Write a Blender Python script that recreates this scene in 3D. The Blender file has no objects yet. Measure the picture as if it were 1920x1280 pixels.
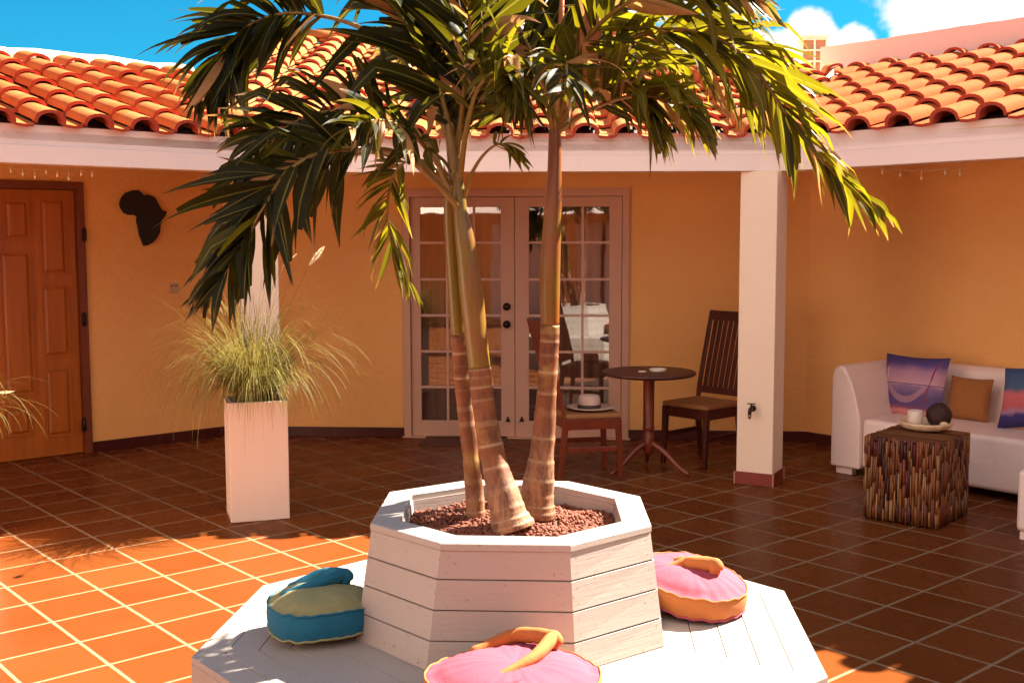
import bpy, bmesh, math, random
from mathutils import Vector, Matrix, noise
SC = bpy.context.scene
COL = SC.collection
R = math.radians
rnd = random.Random(7)

# ------------------------------------------------------------------ camera model (measured from the floor tiles)
FPX, PITCH, ROLL, CH = 2098.5, 0.09038, -0.00262, 1.6795
def ray(x, y):
    dx, dy = x - 960, y - 640
    cr, sr = math.cos(ROLL), math.sin(ROLL)
    x2 = dx*cr + dy*sr; y2 = -dx*sr + dy*cr
    cp, sp = math.cos(PITCH), math.sin(PITCH)
    a, b = x2/FPX, -y2/FPX
    return Vector((a, cp + b*sp, -sp + b*cp))
def gz(x, y, z=0.0):
    d = ray(x, y); t = (z - CH)/d.z
    return Vector((d.x*t, d.y*t, z))
def at(x, y, Y):
    d = ray(x, y); t = Y/d.y
    return Vector((d.x*t, Y, CH + d.z*t))
def onplane(x, y, P, n):
    d = ray(x, y); o = Vector((0, 0, CH))
    return o + d*((P - o).dot(n)/d.dot(n))
def dr(a): return Vector((math.cos(R(a)), math.sin(R(a)), 0))
UP = Vector((0, 0, 1))

# ------------------------------------------------------------------ materials
def lin(h):
    o = []
    for i in (0, 2, 4):
        c = int(h[i:i+2], 16)/255
        o.append(c/12.92 if c <= .04045 else ((c+.055)/1.055)**2.4)
    return (*o, 1)
class NT:
    def __init__(s, name):
        s.m = bpy.data.materials.new(name); s.m.use_nodes = True
        s.t = s.m.node_tree; s.b = s.t.nodes['Principled BSDF']; s.out = s.t.nodes['Material Output']
    def n(s, t, **k):
        nd = s.t.nodes.new(t)
        for a, v in k.items():
            if a.startswith('i_'):
                key = a[2:]; key = int(key) if key.isdigit() else key.replace('_', ' ')
                nd.inputs[key].default_value = v
            else: setattr(nd, a, v)
        return nd
    def l(s, a, b): s.t.links.new(a, b)
    def coord(s, kind='Object', scale=(1, 1, 1)):
        tc = s.n('ShaderNodeTexCoord'); mp = s.n('ShaderNodeMapping'); mp.inputs['Scale'].default_value = scale
        s.l(tc.outputs[kind], mp.inputs['Vector']); return mp.outputs['Vector']
    def noise(s, v, scale, detail=4, rough=.55):
        nd = s.n('ShaderNodeTexNoise'); nd.inputs['Scale'].default_value = scale
        nd.inputs['Detail'].default_value = detail; nd.inputs['Roughness'].default_value = rough
        if v is not None: s.l(v, nd.inputs['Vector'])
        return nd.outputs['Fac']
    def ramp(s, f, stops):
        r = s.n('ShaderNodeValToRGB'); e = r.color_ramp.elements
        while len(e) < len(stops): e.new(.5)
        for el, (p, c) in zip(e, stops): el.position = p; el.color = c
        s.l(f, r.inputs['Fac']); return r.outputs['Color']
    def mix(s, f, a, b, mode='MIX'):
        m = s.n('ShaderNodeMix', data_type='RGBA', blend_type=mode)
        for sock, v in ((m.inputs[0], f), (m.inputs[6], a), (m.inputs[7], b)):
            if hasattr(v, 'links') or hasattr(v, 'is_output'): s.l(v, sock)
            else: sock.default_value = v
        return m.outputs[2]
    def math(s, op, a, b=None, c=None):
        m = s.n('ShaderNodeMath', operation=op)
        for i, v in enumerate((a, b, c)):
            if v is None: continue
            if hasattr(v, 'is_output'): s.l(v, m.inputs[i])
            else: m.inputs[i].default_value = v
        return m.outputs[0]
    def bump(s, h, strength=.3, dist=.01):
        b = s.n('ShaderNodeBump'); b.inputs['Strength'].default_value = strength; b.inputs['Distance'].default_value = dist
        s.l(h, b.inputs['Height']); s.l(b.outputs['Normal'], s.b.inputs['Normal'])
    def col(s, c):
        if hasattr(c, 'is_output'): s.l(c, s.b.inputs['Base Color'])
        else: s.b.inputs['Base Color'].default_value = c
    def rough(s, r):
        if hasattr(r, 'is_output'): s.l(r, s.b.inputs['Roughness'])
        else: s.b.inputs['Roughness'].default_value = r
def simple(name, a, b=None, scale=6, rough=.6, bump=.15, bscale=40, dist=.004, metal=0, spec=None, stretch=(1,1,1), kind='Object'):
    t = NT(name); b = b or tuple(list(x*.8 for x in a[:3])+[1])
    v = t.coord(kind, stretch)
    t.col(t.mix(t.noise(v, scale, 5), a, b)); t.rough(rough)
    if bump: t.bump(t.noise(v, bscale, 4), bump, dist)
    t.b.inputs['Metallic'].default_value = metal
    if spec is not None: t.b.inputs['Specular IOR Level'].default_value = spec
    return t.m
def c3(r, g, b): return (r, g, b, 1)

M = {}
# plaster walls
def plaster():
    t = NT('plaster'); v = t.coord()
    c = t.mix(t.ramp(t.noise(v, 1.3, 7, .65), [(.3, c3(0, 0, 0)), (.7, c3(1, 1, 1))]), c3(.90, .475, .155), c3(.85, .415, .120))
    c = t.mix(t.ramp(t.noise(v, 7, 6), [(.55, c3(0, 0, 0)), (.8, c3(.35, .35, .35))]), c, c3(.88, .52, .20))
    t.col(c); t.rough(.8)
    h = t.math('ADD', t.noise(v, 35, 6), t.math('MULTIPLY', t.noise(t.coord('Object', (1, 1, 2.2)), 5, 5, .6), 1.6))
    t.bump(h, .5, .012); return t.m
M['wall'] = plaster()
def painted(name, a, b, grain=.2, rough=.55, stretch=(1, 1, 1)):
    t = NT(name); v = t.coord(); v2 = t.coord('Object', stretch)
    c = t.mix(t.noise(v, 2.5, 6), a, b)
    st = t.ramp(t.noise(v, 14, 8, .7), [(.62, c3(0, 0, 0)), (.78, c3(.5, .5, .5))])
    c = t.mix(st, c, tuple([x*.78 for x in b[:3]]+[1]))
    t.col(c); t.rough(rough); t.bump(t.noise(v2, 30, 6), grain, .004); return t.m
M['trim'] = painted('trim_paint', c3(.90, .73, .66), c3(.85, .67, .60), .15, .6)
M['pillar'] = painted('pillar_paint', c3(.88, .69, .53), c3(.83, .63, .47), .3, .7)
M['cream'] = painted('cream_coping', c3(.82, .70, .50), c3(.72, .56, .38), .5, .8)
def white_wood():
    t = NT('white_painted_wood'); v = t.coord()
    c = t.mix(t.noise(v, 2.5, 6), c3(0.387, 0.3329, 0.3018), c3(0.3483, 0.2942, 0.2631))
    c = t.mix(t.ramp(t.noise(v, 17, 8, .72), [(.60, c3(0, 0, 0)), (.72, c3(.55, .55, .55))]), c, c3(0.272, 0.216, 0.184))
    c = t.mix(t.ramp(t.noise(v, 48, 4, .6), [(.66, c3(0, 0, 0)), (.70, c3(.8, .8, .8))]), c, c3(.24, .16, .11))
    t.col(c); t.rough(.5); g = t.coord('Object', (.35, .35, 7)); t.bump(t.math('ADD', t.noise(g, 16, 6, .6), t.math('MULTIPLY', t.noise(v, 30, 4), .5)), .28, .004); return t.m
M['white_wood'] = white_wood()
M['parapet'] = painted('parapet_render', c3(.90, .54, .46), c3(.82, .46, .38), .5, .8)
M['frame_paint'] = painted('door_paint', c3(.66, .38, .26), c3(.6, .33, .22), .1, .5)
M['mullion'] = painted('muntin_paint', c3(.68, .42, .32), c3(.6, .35, .26), .1, .5)
M['groove'] = simple('board_groove', c3(0.336, 0.24, 0.2), rough=.9, bump=0)
M['gap'] = simple('dark_gap', c3(.12, .08, .07), rough=.9, bump=0)
M['dark'] = simple('dark_void', c3(.02, .012, .01), rough=.9, bump=0)
M['baseboard'] = simple('red_baseboard', c3(0.08, 0.01, 0.006), c3(0.05, 0.006, 0.004), 4, .35, .1)
M['plinth'] = simple('plinth_tile', c3(0.248, 0.0372, 0.0217), c3(0.186, 0.0248, 0.0155), 5, .3, .1)
M['grout_line'] = simple('plinth_grout', c3(.5, .22, .15), rough=.8)
M['ceiling'] = simple('ceiling_paint', c3(.82, .62, .42), rough=.8)

# terracotta floor
def floor_mat():
    t = NT('terracotta_floor'); tc = t.n('ShaderNodeTexCoord')
    S = .33
    mp = t.n('ShaderNodeMapping', vector_type='TEXTURE')
    mp.inputs['Location'].default_value = (-3.1162, 6.0809, 0)
    mp.inputs['Rotation'].default_value = (0, 0, R(40.707)); mp.inputs['Scale'].default_value = (S, S, S)
    t.l(tc.outputs['Object'], mp.inputs['Vector'])
    # slightly wobbly joints
    nz = t.n('ShaderNodeTexNoise'); nz.inputs['Scale'].default_value = 5; t.l(mp.outputs['Vector'], nz.inputs['Vector'])
    off = t.n('ShaderNodeVectorMath', operation='MULTIPLY_ADD')
    t.l(nz.outputs['Color'], off.inputs[0]); off.inputs[1].default_value = (.018, .018, 0); t.l(mp.outputs['Vector'], off.inputs[2])
    sp = t.n('ShaderNodeSeparateXYZ'); t.l(off.outputs[0], sp.inputs[0])
    def edge(o):
        f = t.math('FRACT', t.math('ADD', o, 100.0 - .009))
        return t.math('ABSOLUTE', t.math('SUBTRACT', t.math('ABSOLUTE', t.math('SUBTRACT', f, .5)), .5))
    d = t.math('MINIMUM', edge(sp.outputs[0]), edge(sp.outputs[1]))
    g = t.n('ShaderNodeMapRange', clamp=True, interpolation_type='SMOOTHSTEP'); t.l(d, g.inputs[0])
    g.inputs[1].default_value = .019; g.inputs[2].default_value = .029
    tile = g.outputs[0]
    fl = t.n('ShaderNodeVectorMath', operation='FLOOR'); a2 = t.n('ShaderNodeVectorMath', operation='ADD')
    a2.inputs[1].default_value = (-.009, -.009, 0); t.l(off.outputs[0], a2.inputs[0]); t.l(a2.outputs[0], fl.inputs[0])
    wn = t.n('ShaderNodeTexWhiteNoise', noise_dimensions='2D'); t.l(fl.outputs[0], wn.inputs['Vector'])
    v = t.coord('Object')
    c = t.mix(wn.outputs['Value'], c3(0.1555, 0.04163, 0.00953), c3(0.1053, 0.02358, 0.004514))
    c = t.mix(t.math('MULTIPLY', t.noise(v, 3.2, 6, .65), .75), c, c3(0.1806, 0.04916, 0.01404))
    c = t.mix(t.ramp(t.noise(v, 60, 3), [(.26, c3(.18, .18, .18)), (.42, c3(0, 0, 0))]), c, c3(0.2508, 0.0462, 0.0132))
    gc = t.mix(t.noise(v, 9, 5), c3(0.3174, 0.197, 0.1149), c3(0.2408, 0.1423, 0.07661))
    t.col(t.mix(tile, gc, c))
    rg = t.math('ADD', t.math('MULTIPLY', t.noise(v, 5, 4), .22), .17)
    t.rough(t.mix(tile, c3(.85, .85, .85), rg))
    t.b.inputs['Specular IOR Level'].default_value = .02
    h = t.math('ADD', tile, t.math('MULTIPLY', t.noise(v, 14, 5), .18))
    t.bump(h, .5, .006); return t.m
M['floor'] = floor_mat()

def tile_mat(name='roof_tile_clay', k=(1, 1, 1)):
    C = lambda r, g, b: (min(.9, .53*r*k[0]), .53*g*k[1], .53*b*k[2], 1)
    t = NT(name); v = t.coord('Object')
    n1 = t.noise(v, 2.4, 5)
    c = t.mix(n1, C(.74, .21, .06), C(.66, .15, .04))
    vr = t.n('ShaderNodeTexVoronoi'); vr.inputs['Scale'].default_value = 3.1; t.l(v, vr.inputs['Vector'])
    hs = t.n('ShaderNodeSeparateXYZ'); t.l(vr.outputs['Color'], hs.inputs[0])
    c = t.mix(t.math('MULTIPLY', hs.outputs[0], .55), c, C(.80, .30, .11))
    st = t.ramp(t.noise(v, 11, 8, .7), [(.56, c3(0, 0, 0)), (.72, c3(.6, .6, .6))])
    c = t.mix(st, c, C(.48, .15, .07))
    t.col(c); t.rough(.85); t.b.inputs['Specular IOR Level'].default_value = .03; t.bump(t.noise(v, 50, 5), .4, .006); return t.m
M['tile'] = tile_mat()
M['tile_right_sun'] = tile_mat('right_sunlit_tile_clay', (1.0, .72, .54))  # same clay; colour shifted to paint in the right roof's sunlit tone
M['tile_back'] = tile_mat('back_sunlit_tile_clay', (1.05, 1.25, 1.35))  # same clay made paler, the back roof's sunlight put into its colour
M['tile_edge'] = simple('tile_end_clay', c3(.46, .055, .022), c3(.36, .04, .016), 12, .8, .3)
M['wood_door'] = None
def wood(name, a, b, scale=(1, 1, .08), rough=.45, ns=18, bump=.15):
    t = NT(name); v = t.coord('Object', scale)
    n = t.noise(v, ns, 6, .6)
    c = t.ramp(n, [(.3, a), (.7, b)]); t.col(c); t.rough(rough); t.bump(n, bump, .003); return t.m
M['wood_door'] = wood('door_wood', c3(.48, .125, .008), c3(.36, .085, .006))
M['wood_door_dark'] = wood('door_frame_wood', c3(.22, .05, .014), c3(.15, .03, .01))
M['teak'] = wood('dark_red_teak', c3(0.085, 0.014, 0.006), c3(0.045, 0.007, 0.004), rough=.35)
M['teak_light'] = wood('red_teak', c3(0.21, 0.035, 0.0126), c3(0.133, 0.021, 0.0084), rough=.35)
M['weave'] = simple('woven_tabletop', c3(0.102, 0.027, 0.015), c3(0.042, 0.0108, 0.0072), 60, .5, .4, 90)
M['seat_tan'] = simple('tan_seat_fabric', c3(.34, .15, .045), c3(.28, .11, .035), 25, .85, .3, 200)
M['leather'] = simple('white_leather', c3(.92, .73, .66), c3(.80, .60, .53), 2, .42, .45, 7, .02)
M['brown_fabric'] = simple('ochre_pillow_fabric', c3(.34, .125, .03), c3(.28, .09, .02), 20, .9, .3, 150)
M['metal_dark'] = simple('dark_bronze', c3(.05, .03, .025), rough=.4, metal=.8, bump=0)
M['brass'] = simple('aged_brass', c3(.35, .22, .12), rough=.35, metal=.9, bump=0)
M['black'] = simple('black_painted_wood', c3(.014, .008, .008), rough=.6, bump=.2)
M['socket'] = simple('socket_plastic', c3(.66, .42, .25), rough=.4, bump=0)
M['mat'] = simple('door_mat_coir', c3(.16, .06, .03), c3(.08, .03, .02), 40, .95, .6, 200)
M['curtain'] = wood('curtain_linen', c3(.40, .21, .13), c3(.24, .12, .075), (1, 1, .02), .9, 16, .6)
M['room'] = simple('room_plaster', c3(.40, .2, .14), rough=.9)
M['pink'] = simple('pink_fabric', c3(0.3349, 0.05116, 0.0884), c3(0.2977, 0.03721, 0.06977), 12, .9, .6, 240, .003)
M['orange'] = simple('orange_fabric', c3(0.4159, 0.1368, 0.0301), c3(0.3721, 0.104, 0.02189), 12, .9, .6, 240, .003)
M['teal'] = simple('teal_fabric', c3(0.00306, 0.13, 0.2218), c3(0.002295, 0.0918, 0.1683), 12, .85, .6, 240, .003)
M['lime'] = simple('pale_green_fabric', c3(0.2736, 0.2572, 0.1204), c3(0.2298, 0.2134, 0.09302), 12, .9, .6, 240, .003)
M['pot'] = painted('pot_stucco', c3(.88, .68, .55), c3(.82, .60, .47), .5, .75)
M['soil'] = simple('dark_soil', c3(.07, .02, .012), c3(.03, .01, .006), 30, .95, .8, 60, .02)
M['gravel'] = simple('red_clay_gravel', c3(0.2394, 0.0684, 0.03135), c3(0.1254, 0.0285, 0.01425), 14, .85, .4, 80)
M['straw'] = simple('pale_straw', c3(.66, .45, .36), c3(.56, .36, .28), 50, .8, .4, 120)
M['hatband'] = simple('charcoal_hat_felt', c3(.07, .04, .035), rough=.9)
M['ceramic'] = simple('white_ceramic', c3(.75, .62, .52), c3(.6, .46, .36), 14, .35, .15)
M['bone'] = simple('carved_bone', c3(.88, .66, .42), c3(.60, .38, .20), 25, .5, .3)
M['twig'] = None
def twig():
    t = NT('driftwood_sticks'); oi = t.n('ShaderNodeVertexColor', layer_name='tint'); v = t.coord('Object', (1, 1, .1))
    c = t.mix(t.noise(v, 60, 4), oi.outputs['Color'], c3(.05, .015, .008)); t.col(c); t.rough(.55); t.bump(t.noise(v, 90, 4), .4, .003); return t.m
M['twig'] = twig()
M['coco'] = simple('woven_dark_ball', c3(0.054, 0.0132, 0.0084), c3(0.021, 0.006, 0.0048), 30, .7, .8, 40, .01)
M['plume'] = simple('grass_plume', c3(.85, .72, .52), c3(.7, .55, .36), 30, .9, .3)
M['bulb'] = simple('clear_bulb', c3(.85, .7, .45), rough=.15, bump=0)
M['wire'] = simple('pale_wire', c3(.6, .4, .2), rough=.6, bump=0)
M['lattice'] = painted('vent_block_paint', c3(.80, .66, .52), c3(.7, .55, .42), .3, .8)
M['vent_inner'] = simple('vent_inner', c3(.42, .22, .13), rough=.9)

def glass_mat():
    t = NT('window_glass'); t.t.nodes.remove(t.b)
    tr = t.n('ShaderNodeBsdfTransparent'); tr.inputs[0].default_value = (.82, .76, .72, 1)
    gl = t.n('ShaderNodeBsdfGlossy'); gl.inputs['Roughness'].default_value = .015; gl.inputs['Color'].default_value = (1, 1, 1, 1)
    fr = t.n('ShaderNodeFresnel'); fr.inputs['IOR'].default_value = 1.7
    v = t.coord('Object'); b = t.n('ShaderNodeBump'); b.inputs['Strength'].default_value = .04; b.inputs['Distance'].default_value = .02
    t.l(t.noise(v, 2.2, 2), b.inputs['Height']); t.l(b.outputs[0], gl.inputs['Normal'])
    ml = t.math('ADD', t.math('MULTIPLY', fr.outputs[0], 1.6), .07)
    mx = t.n('ShaderNodeMixShader'); t.l(ml, mx.inputs[0]); t.l(tr.outputs[0], mx.inputs[1]); t.l(gl.outputs[0], mx.inputs[2])
    t.l(mx.outputs[0], t.out.inputs['Surface']); return t.m
M['glass'] = glass_mat()

def leaf_mat(name, cols, trans, tcol, rough=.38, spec=.5):
    """leaf blade: base colour varies blade by blade (the 'tint' attribute is random per blade, in frond ranges that paint shade or sun)"""
    t = NT(name); va = t.n('ShaderNodeVertexColor', layer_name='tint'); sp = t.n('ShaderNodeSeparateColor'); t.l(va.outputs['Color'], sp.inputs[0])
    v = t.coord('Object')
    c = t.ramp(sp.outputs[0], cols)
    c = t.mix(t.math('MULTIPLY', t.noise(v, 26, 5), .45), c, c3(.03, .04, .006))
    vein = t.math('MULTIPLY_ADD', t.math('SINE', t.math('MULTIPLY', sp.outputs[2], 34.0)), .5, .5)
    c = t.mix(t.math('MULTIPLY', vein, .28), c, c3(.01, .012, .002))
    c = t.mix(t.math('MULTIPLY', t.math('LESS_THAN', sp.outputs[2], .10), .55), c, c3(.30, .26, .05))
    t.bump(vein, .25, .001)
    dead = t.mix(t.noise(v, 30, 3), c3(.50, .30, .13), c3(.34, .13, .04))
    c = t.mix(sp.outputs[1], c, dead)
    t.col(c); t.rough(rough); t.b.inputs['Specular IOR Level'].default_value = spec
    tl = t.n('ShaderNodeBsdfTranslucent'); t.l(t.mix(sp.outputs[1], t.mix(t.math('MULTIPLY_ADD', sp.outputs[0], .55, .06), c, tcol), c3(.5, .25, .08)), tl.inputs['Color'])
    mx = t.n('ShaderNodeMixShader'); mx.inputs[0].default_value = trans
    t.l(t.b.outputs[0], mx.inputs[1]); t.l(tl.outputs[0], mx.inputs[2]); t.l(mx.outputs[0], t.out.inputs['Surface']); return t.m
M['dry'] = simple('dry_orange_sheath', c3(.50, .17, .045), c3(.32, .08, .02), 30, .7, .5, 60)
M['leaf'] = leaf_mat('palm_leaflet', [(0, c3(0.004032, 0.004608, 0.001152)), (.3, c3(0.01382, 0.01382, 0.001728)), (.45, c3(0.04032, 0.04032, 0.00288)), (.7, c3(0.1094, 0.09216, 0.004608)), (1, c3(0.2074, 0.1613, 0.004608))], .40, c3(0.496, 0.4, 0.008), .48, .2)
M['grassblade'] = leaf_mat('grass_blade', [(0, c3(0.0389, 0.03019, 0.006528)), (.5, c3(0.08138, 0.05435, 0.01306)), (.8, c3(0.1819, 0.1046, 0.04352)), (1, c3(0.389, 0.2415, 0.1523))], .3, c3(0.2992, 0.2113, 0.0544), .6, .2)
def stem_mat():
    t = NT('palm_rachis'); v = t.coord('Object')
    t.col(t.mix(t.noise(v, 9, 5), c3(0.27, 0.165, 0.01875), c3(0.165, 0.0675, 0.015))); t.rough(.4); t.bump(t.noise(v, 60, 3), .2, .002); return t.m
M['rachis'] = stem_mat()
def trunk_mat():
    t = NT('ringed_palm_trunk'); at_ = t.n('ShaderNodeVertexColor', layer_name='tint'); sp = t.n('ShaderNodeSeparateColor'); t.l(at_.outputs['Color'], sp.inputs[0])
    v = t.coord('Object', (1, 1, .35)); v2 = t.coord('Object')
    young = t.mix(t.ramp(t.noise(v, 22, 6, .7), [(.35, c3(0, 0, 0)), (.65, c3(1, 1, 1))]), c3(.25, .075, .015), c3(.095, .024, .007))
    young = t.mix(t.ramp(t.noise(v2, 9, 5), [(.55, c3(0, 0, 0)), (.7, c3(.8, .8, .8))]), young, c3(.34, .20, .04))
    old = t.mix(t.ramp(t.noise(v, 30, 7, .75), [(.42, c3(0, 0, 0)), (.62, c3(1, 1, 1))]), c3(.32, .15, .070), c3(.115, .036, .016))
    c = t.mix(sp.outputs[0], young, old)
    ring = t.mix(t.noise(v2, 40, 4), c3(.42, .27, .14), c3(.24, .115, .05))
    c = t.mix(sp.outputs[1], c, ring)
    t.col(c); t.rough(.62); t.bump(t.noise(v, 45, 7, .7), .7, .006); return t.m
M['trunk'] = trunk_mat()
def shaft_mat():
    t = NT('palm_crownshaft'); v = t.coord('Object', (1, 1, .25))
    c = t.mix(t.noise(v, 9, 5), c3(0.12, 0.0975, 0.0075), c3(0.21, 0.12, 0.012))
    c = t.mix(t.ramp(t.noise(t.coord('Object', (1, 1, .5)), 7, 6, .6), [(.44, c3(0, 0, 0)), (.62, c3(.85, .85, .85))]), c, c3(.22, .055, .012))
    c = t.mix(t.ramp(t.noise(t.coord('Object', (6, 6, .5)), 9, 6, .6), [(.5, c3(0, 0, 0)), (.75, c3(.6, .6, .6))]), c, c3(.12, .05, .012))
    t.col(c); t.rough(.35); t.bump(t.noise(v, 40, 4), .2, .003); return t.m
M['shaft'] = shaft_mat()
def hammock_pillow():
    t = NT('printed_beach_pillow'); tc = t.n('ShaderNodeTexCoord'); sp = t.n('ShaderNodeSeparateXYZ'); t.l(tc.outputs['UV'], sp.inputs[0])
    u, v = sp.outputs[0], sp.outputs[1]
    c = t.ramp(t.math('ADD', v, t.math('MULTIPLY', t.math('SUBTRACT', t.noise(tc.outputs['UV'], 5, 4), .5), .12)),
               [(0, c3(.62, .25, .22)), (.10, c3(.60, .22, .2)), (.14, c3(.25, .06, .10)), (.2, c3(.10, .05, .16)), (.34, c3(.10, .06, .17)), (.5, c3(.25, .15, .27)), (.53, c3(.52, .28, .33)), (.72, c3(.40, .2, .3)), (.86, c3(.08, .05, .2)), (1, c3(.04, .03, .13))])
    def line(a, b, w, colr, cin):   # sloped stripe u = a + b*v for v range
        d = t.math('ABSOLUTE', t.math('SUBTRACT', u, t.math('ADD', t.math('MULTIPLY', v, b), a)))
        return t.mix(t.math('LESS_THAN', d, w), cin, colr)
    def band(lo, hi, cin, cout):
        return t.mix(t.math('MULTIPLY', t.math('GREATER_THAN', v, lo), t.math('LESS_THAN', v, hi)), cin, cout)
    c2 = line(.68, .22, .012, c3(.22, .03, .06), c); c = band(.2, .93, c, c2)
    c2 = line(.18, -.1, .010, c3(.7, .5, .45), c); c = band(.25, .78, c, c2)
    # hammock: parabola
    par = t.math('ADD', t.math('MULTIPLY', t.math('POWER', t.math('ABSOLUTE', t.math('SUBTRACT', u, .45)), 2.0), 2.6), .28)
    dd = t.math('ABSOLUTE', t.math('SUBTRACT', v, par)); th = t.math('MULTIPLY', t.math('GREATER_THAN', .36, t.math('ABSOLUTE', t.math('SUBTRACT', u, .45))), t.math('LESS_THAN', dd, .055))
    c = t.mix(t.math('MULTIPLY', th, .55), c, c3(.50, .26, .29))
    dl = t.math('LESS_THAN', t.math('ABSOLUTE', t.math('SUBTRACT', v, .53)), .008)
    c = t.mix(dl, c, c3(.16, .08, .16))
    t.col(c); t.rough(.8); return t.m
M['print1'] = hammock_pillow()
def print2():
    t = NT('printed_sunset_pillow'); tc = t.n('ShaderNodeTexCoord'); sp = t.n('ShaderNodeSeparateXYZ'); t.l(tc.outputs['UV'], sp.inputs[0])
    v = t.math('ADD', sp.outputs[1], t.math('MULTIPLY', t.math('SUBTRACT', t.noise(tc.outputs['UV'], 4, 4), .5), .2))
    t.col(t.ramp(v, [(0, c3(.03, .02, .12)), (.2, c3(.04, .03, .15)), (.26, c3(.35, .18, .28)), (.34, c3(.5, .1, .1)), (.55, c3(.55, .12, .12)), (.64, c3(.06, .1, .18)), (1, c3(.03, .06, .17))])); t.rough(.8); return t.m
M['print2'] = print2()

# ------------------------------------------------------------------ mesh helpers
class MB:
    def __init__(s): s.v = []; s.f = []; s.mi = []; s.sm = []; s.t = {}
    def face(s, idx, mi=0, sm=False, tint=None):
        if tint is not None: s.t[len(s.f)] = tint
        s.f.append(list(idx)); s.mi.append(mi); s.sm.append(sm)
    def add(s, P): s.v.append(Vector(P)); return len(s.v)-1
    def poly(s, pts, mi=0, sm=False, tint=None): s.face([s.add(p) for p in pts], mi, sm, tint)
    def box(s, c, u, v, w, mi=0, tint=None):
        """centre c, half-axis vectors u v w"""
        c, u, v, w = map(Vector, (c, u, v, w)); i = len(s.v)
        for a in (-1, 1):
            for b in (-1, 1):
                for d in (-1, 1): s.v.append(c + u*a + v*b + w*d)
        q = [(0, 1, 3, 2), (4, 6, 7, 5), (0, 4, 5, 1), (2, 3, 7, 6), (0, 2, 6, 4), (1, 5, 7, 3)]
        for f in q: s.face([i+k for k in f], mi, False, tint)
    def bx(s, x0, x1, y0, y1, z0, z1, mi=0, F=None, tint=None):
        """axis box in frame F=(origin,u,v,w)"""
        o, u, v, w = F or (Vector((0, 0, 0)), Vector((1, 0, 0)), Vector((0, 1, 0)), UP)
        c = o + u*((x0+x1)/2) + v*((y0+y1)/2) + w*((z0+z1)/2)
        s.box(c, u*((x1-x0)/2), v*((y1-y0)/2), w*((z1-z0)/2), mi, tint)
    def tube(s, pts, rad, n=8, mi=0, cap=True, tints=None, sm=True, flat=1.0, nrm=None):
        pts = [Vector(p) for p in pts]; rings = []
        if not hasattr(rad, '__len__'): rad = [rad]*len(pts)
        prev = None
        for k, p in enumerate(pts):
            d = (pts[min(k+1, len(pts)-1)] - pts[max(k-1, 0)]).normalized()
            ref = prev if prev is not None else (Vector(nrm) if nrm else (UP if abs(d.z) < .9 else Vector((0, 1, 0))))
            a = (ref - d*ref.dot(d)).normalized(); b = d.cross(a); prev = a
            rings.append([s.add(p + a*math.cos(2*math.pi*j/n)*rad[k]*flat + b*math.sin(2*math.pi*j/n)*rad[k]) for j in range(n)])
        for k in range(len(rings)-1):
            for j in range(n):
                s.face([rings[k][j], rings[k][(j+1) % n], rings[k+1][(j+1) % n], rings[k+1][j]], mi, sm, None if tints is None else tints[k])
        if cap: s.face(rings[0][::-1], mi, False, None if tints is None else tints[0]); s.face(rings[-1], mi, False, None if tints is None else tints[-1])
    def loops(s, rings, mi=0, sm=True, capb=False, capt=False, tint=None):
        idx = [[s.add(p) for p in r] for r in rings]; n = len(idx[0])
        for k in range(len(idx)-1):
            m = mi[k] if hasattr(mi, '__len__') else mi
            for j in range(n): s.face([idx[k][j], idx[k][(j+1) % n], idx[k+1][(j+1) % n], idx[k+1][j]], m, sm, tint)
        if capb: s.face(idx[0][::-1], mi[0] if hasattr(mi, '__len__') else mi, False, tint)
        if capt: s.face(idx[-1], mi[-1] if hasattr(mi, '__len__') else mi, False, tint)
    def lathe(s, c, prof, n=24, mi=0, sm=True, capb=True, capt=True):
        c = Vector(c)
        s.loops([[c + Vector((r*math.cos(2*math.pi*j/n), r*math.sin(2*math.pi*j/n), z)) for j in range(n)] for r, z in prof], mi, sm, capb, capt)
    def obj(s, name, mats, parent=None, bevel=0, subsurf=0, origin=None, seg=2, solid=0):
        me = bpy.data.meshes.new(name)
        o0 = Vector(origin) if origin is not None else Vector((0, 0, 0))
        me.from_pydata([tuple(p - o0) for p in s.v], [], s.f)
        if not isinstance(mats, (list, tuple)): mats = [mats]
        for m in mats: me.materials.append(m)
        me.polygons.foreach_set('material_index', s.mi); me.polygons.foreach_set('use_smooth', s.sm)
        if s.t:
            ca = me.color_attributes.new('tint', 'FLOAT_COLOR', 'CORNER'); data = [0.0]*(4*len(me.loops))
            for p in me.polygons:
                c = s.t.get(p.index, (0, 0, 0))
                cc = [c]*p.loop_total if not isinstance(c[0], (tuple, list)) else list(c)
                for q, li in enumerate(p.loop_indices):
                    data[4*li:4*li+4] = [cc[q][0], cc[q][1], cc[q][2], 1]
            ca.data.foreach_set('color', data)
        me.update()
        bm = bmesh.new(); bm.from_mesh(me)
        if not s.t and not getattr(s, 'keepn', False): bmesh.ops.remove_doubles(bm, verts=bm.verts, dist=1e-5)
        if not getattr(s, 'keepn', False): bmesh.ops.recalc_face_normals(bm, faces=bm.faces)
        bm.to_mesh(me); bm.free()
        o = bpy.data.objects.new(name, me); COL.objects.link(o)
        if parent is not None:
            o.parent = parent; o.location = o0 - WORLD(parent)
        else: o.location = o0
        if solid:
            m = o.modifiers.new('s', 'SOLIDIFY'); m.thickness = solid; m.offset = 0
        if bevel:
            m = o.modifiers.new('b', 'BEVEL'); m.width = bevel; m.segments = seg; m.limit_method = 'ANGLE'; m.angle_limit = R(40)
        if subsurf:
            m = o.modifiers.new('ss', 'SUBSURF'); m.levels = m.render_levels = subsurf
        return o
def WORLD(o):
    v = Vector(o.location)
    while o.parent: o = o.parent; v = v + Vector(o.location)
    return v
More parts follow.
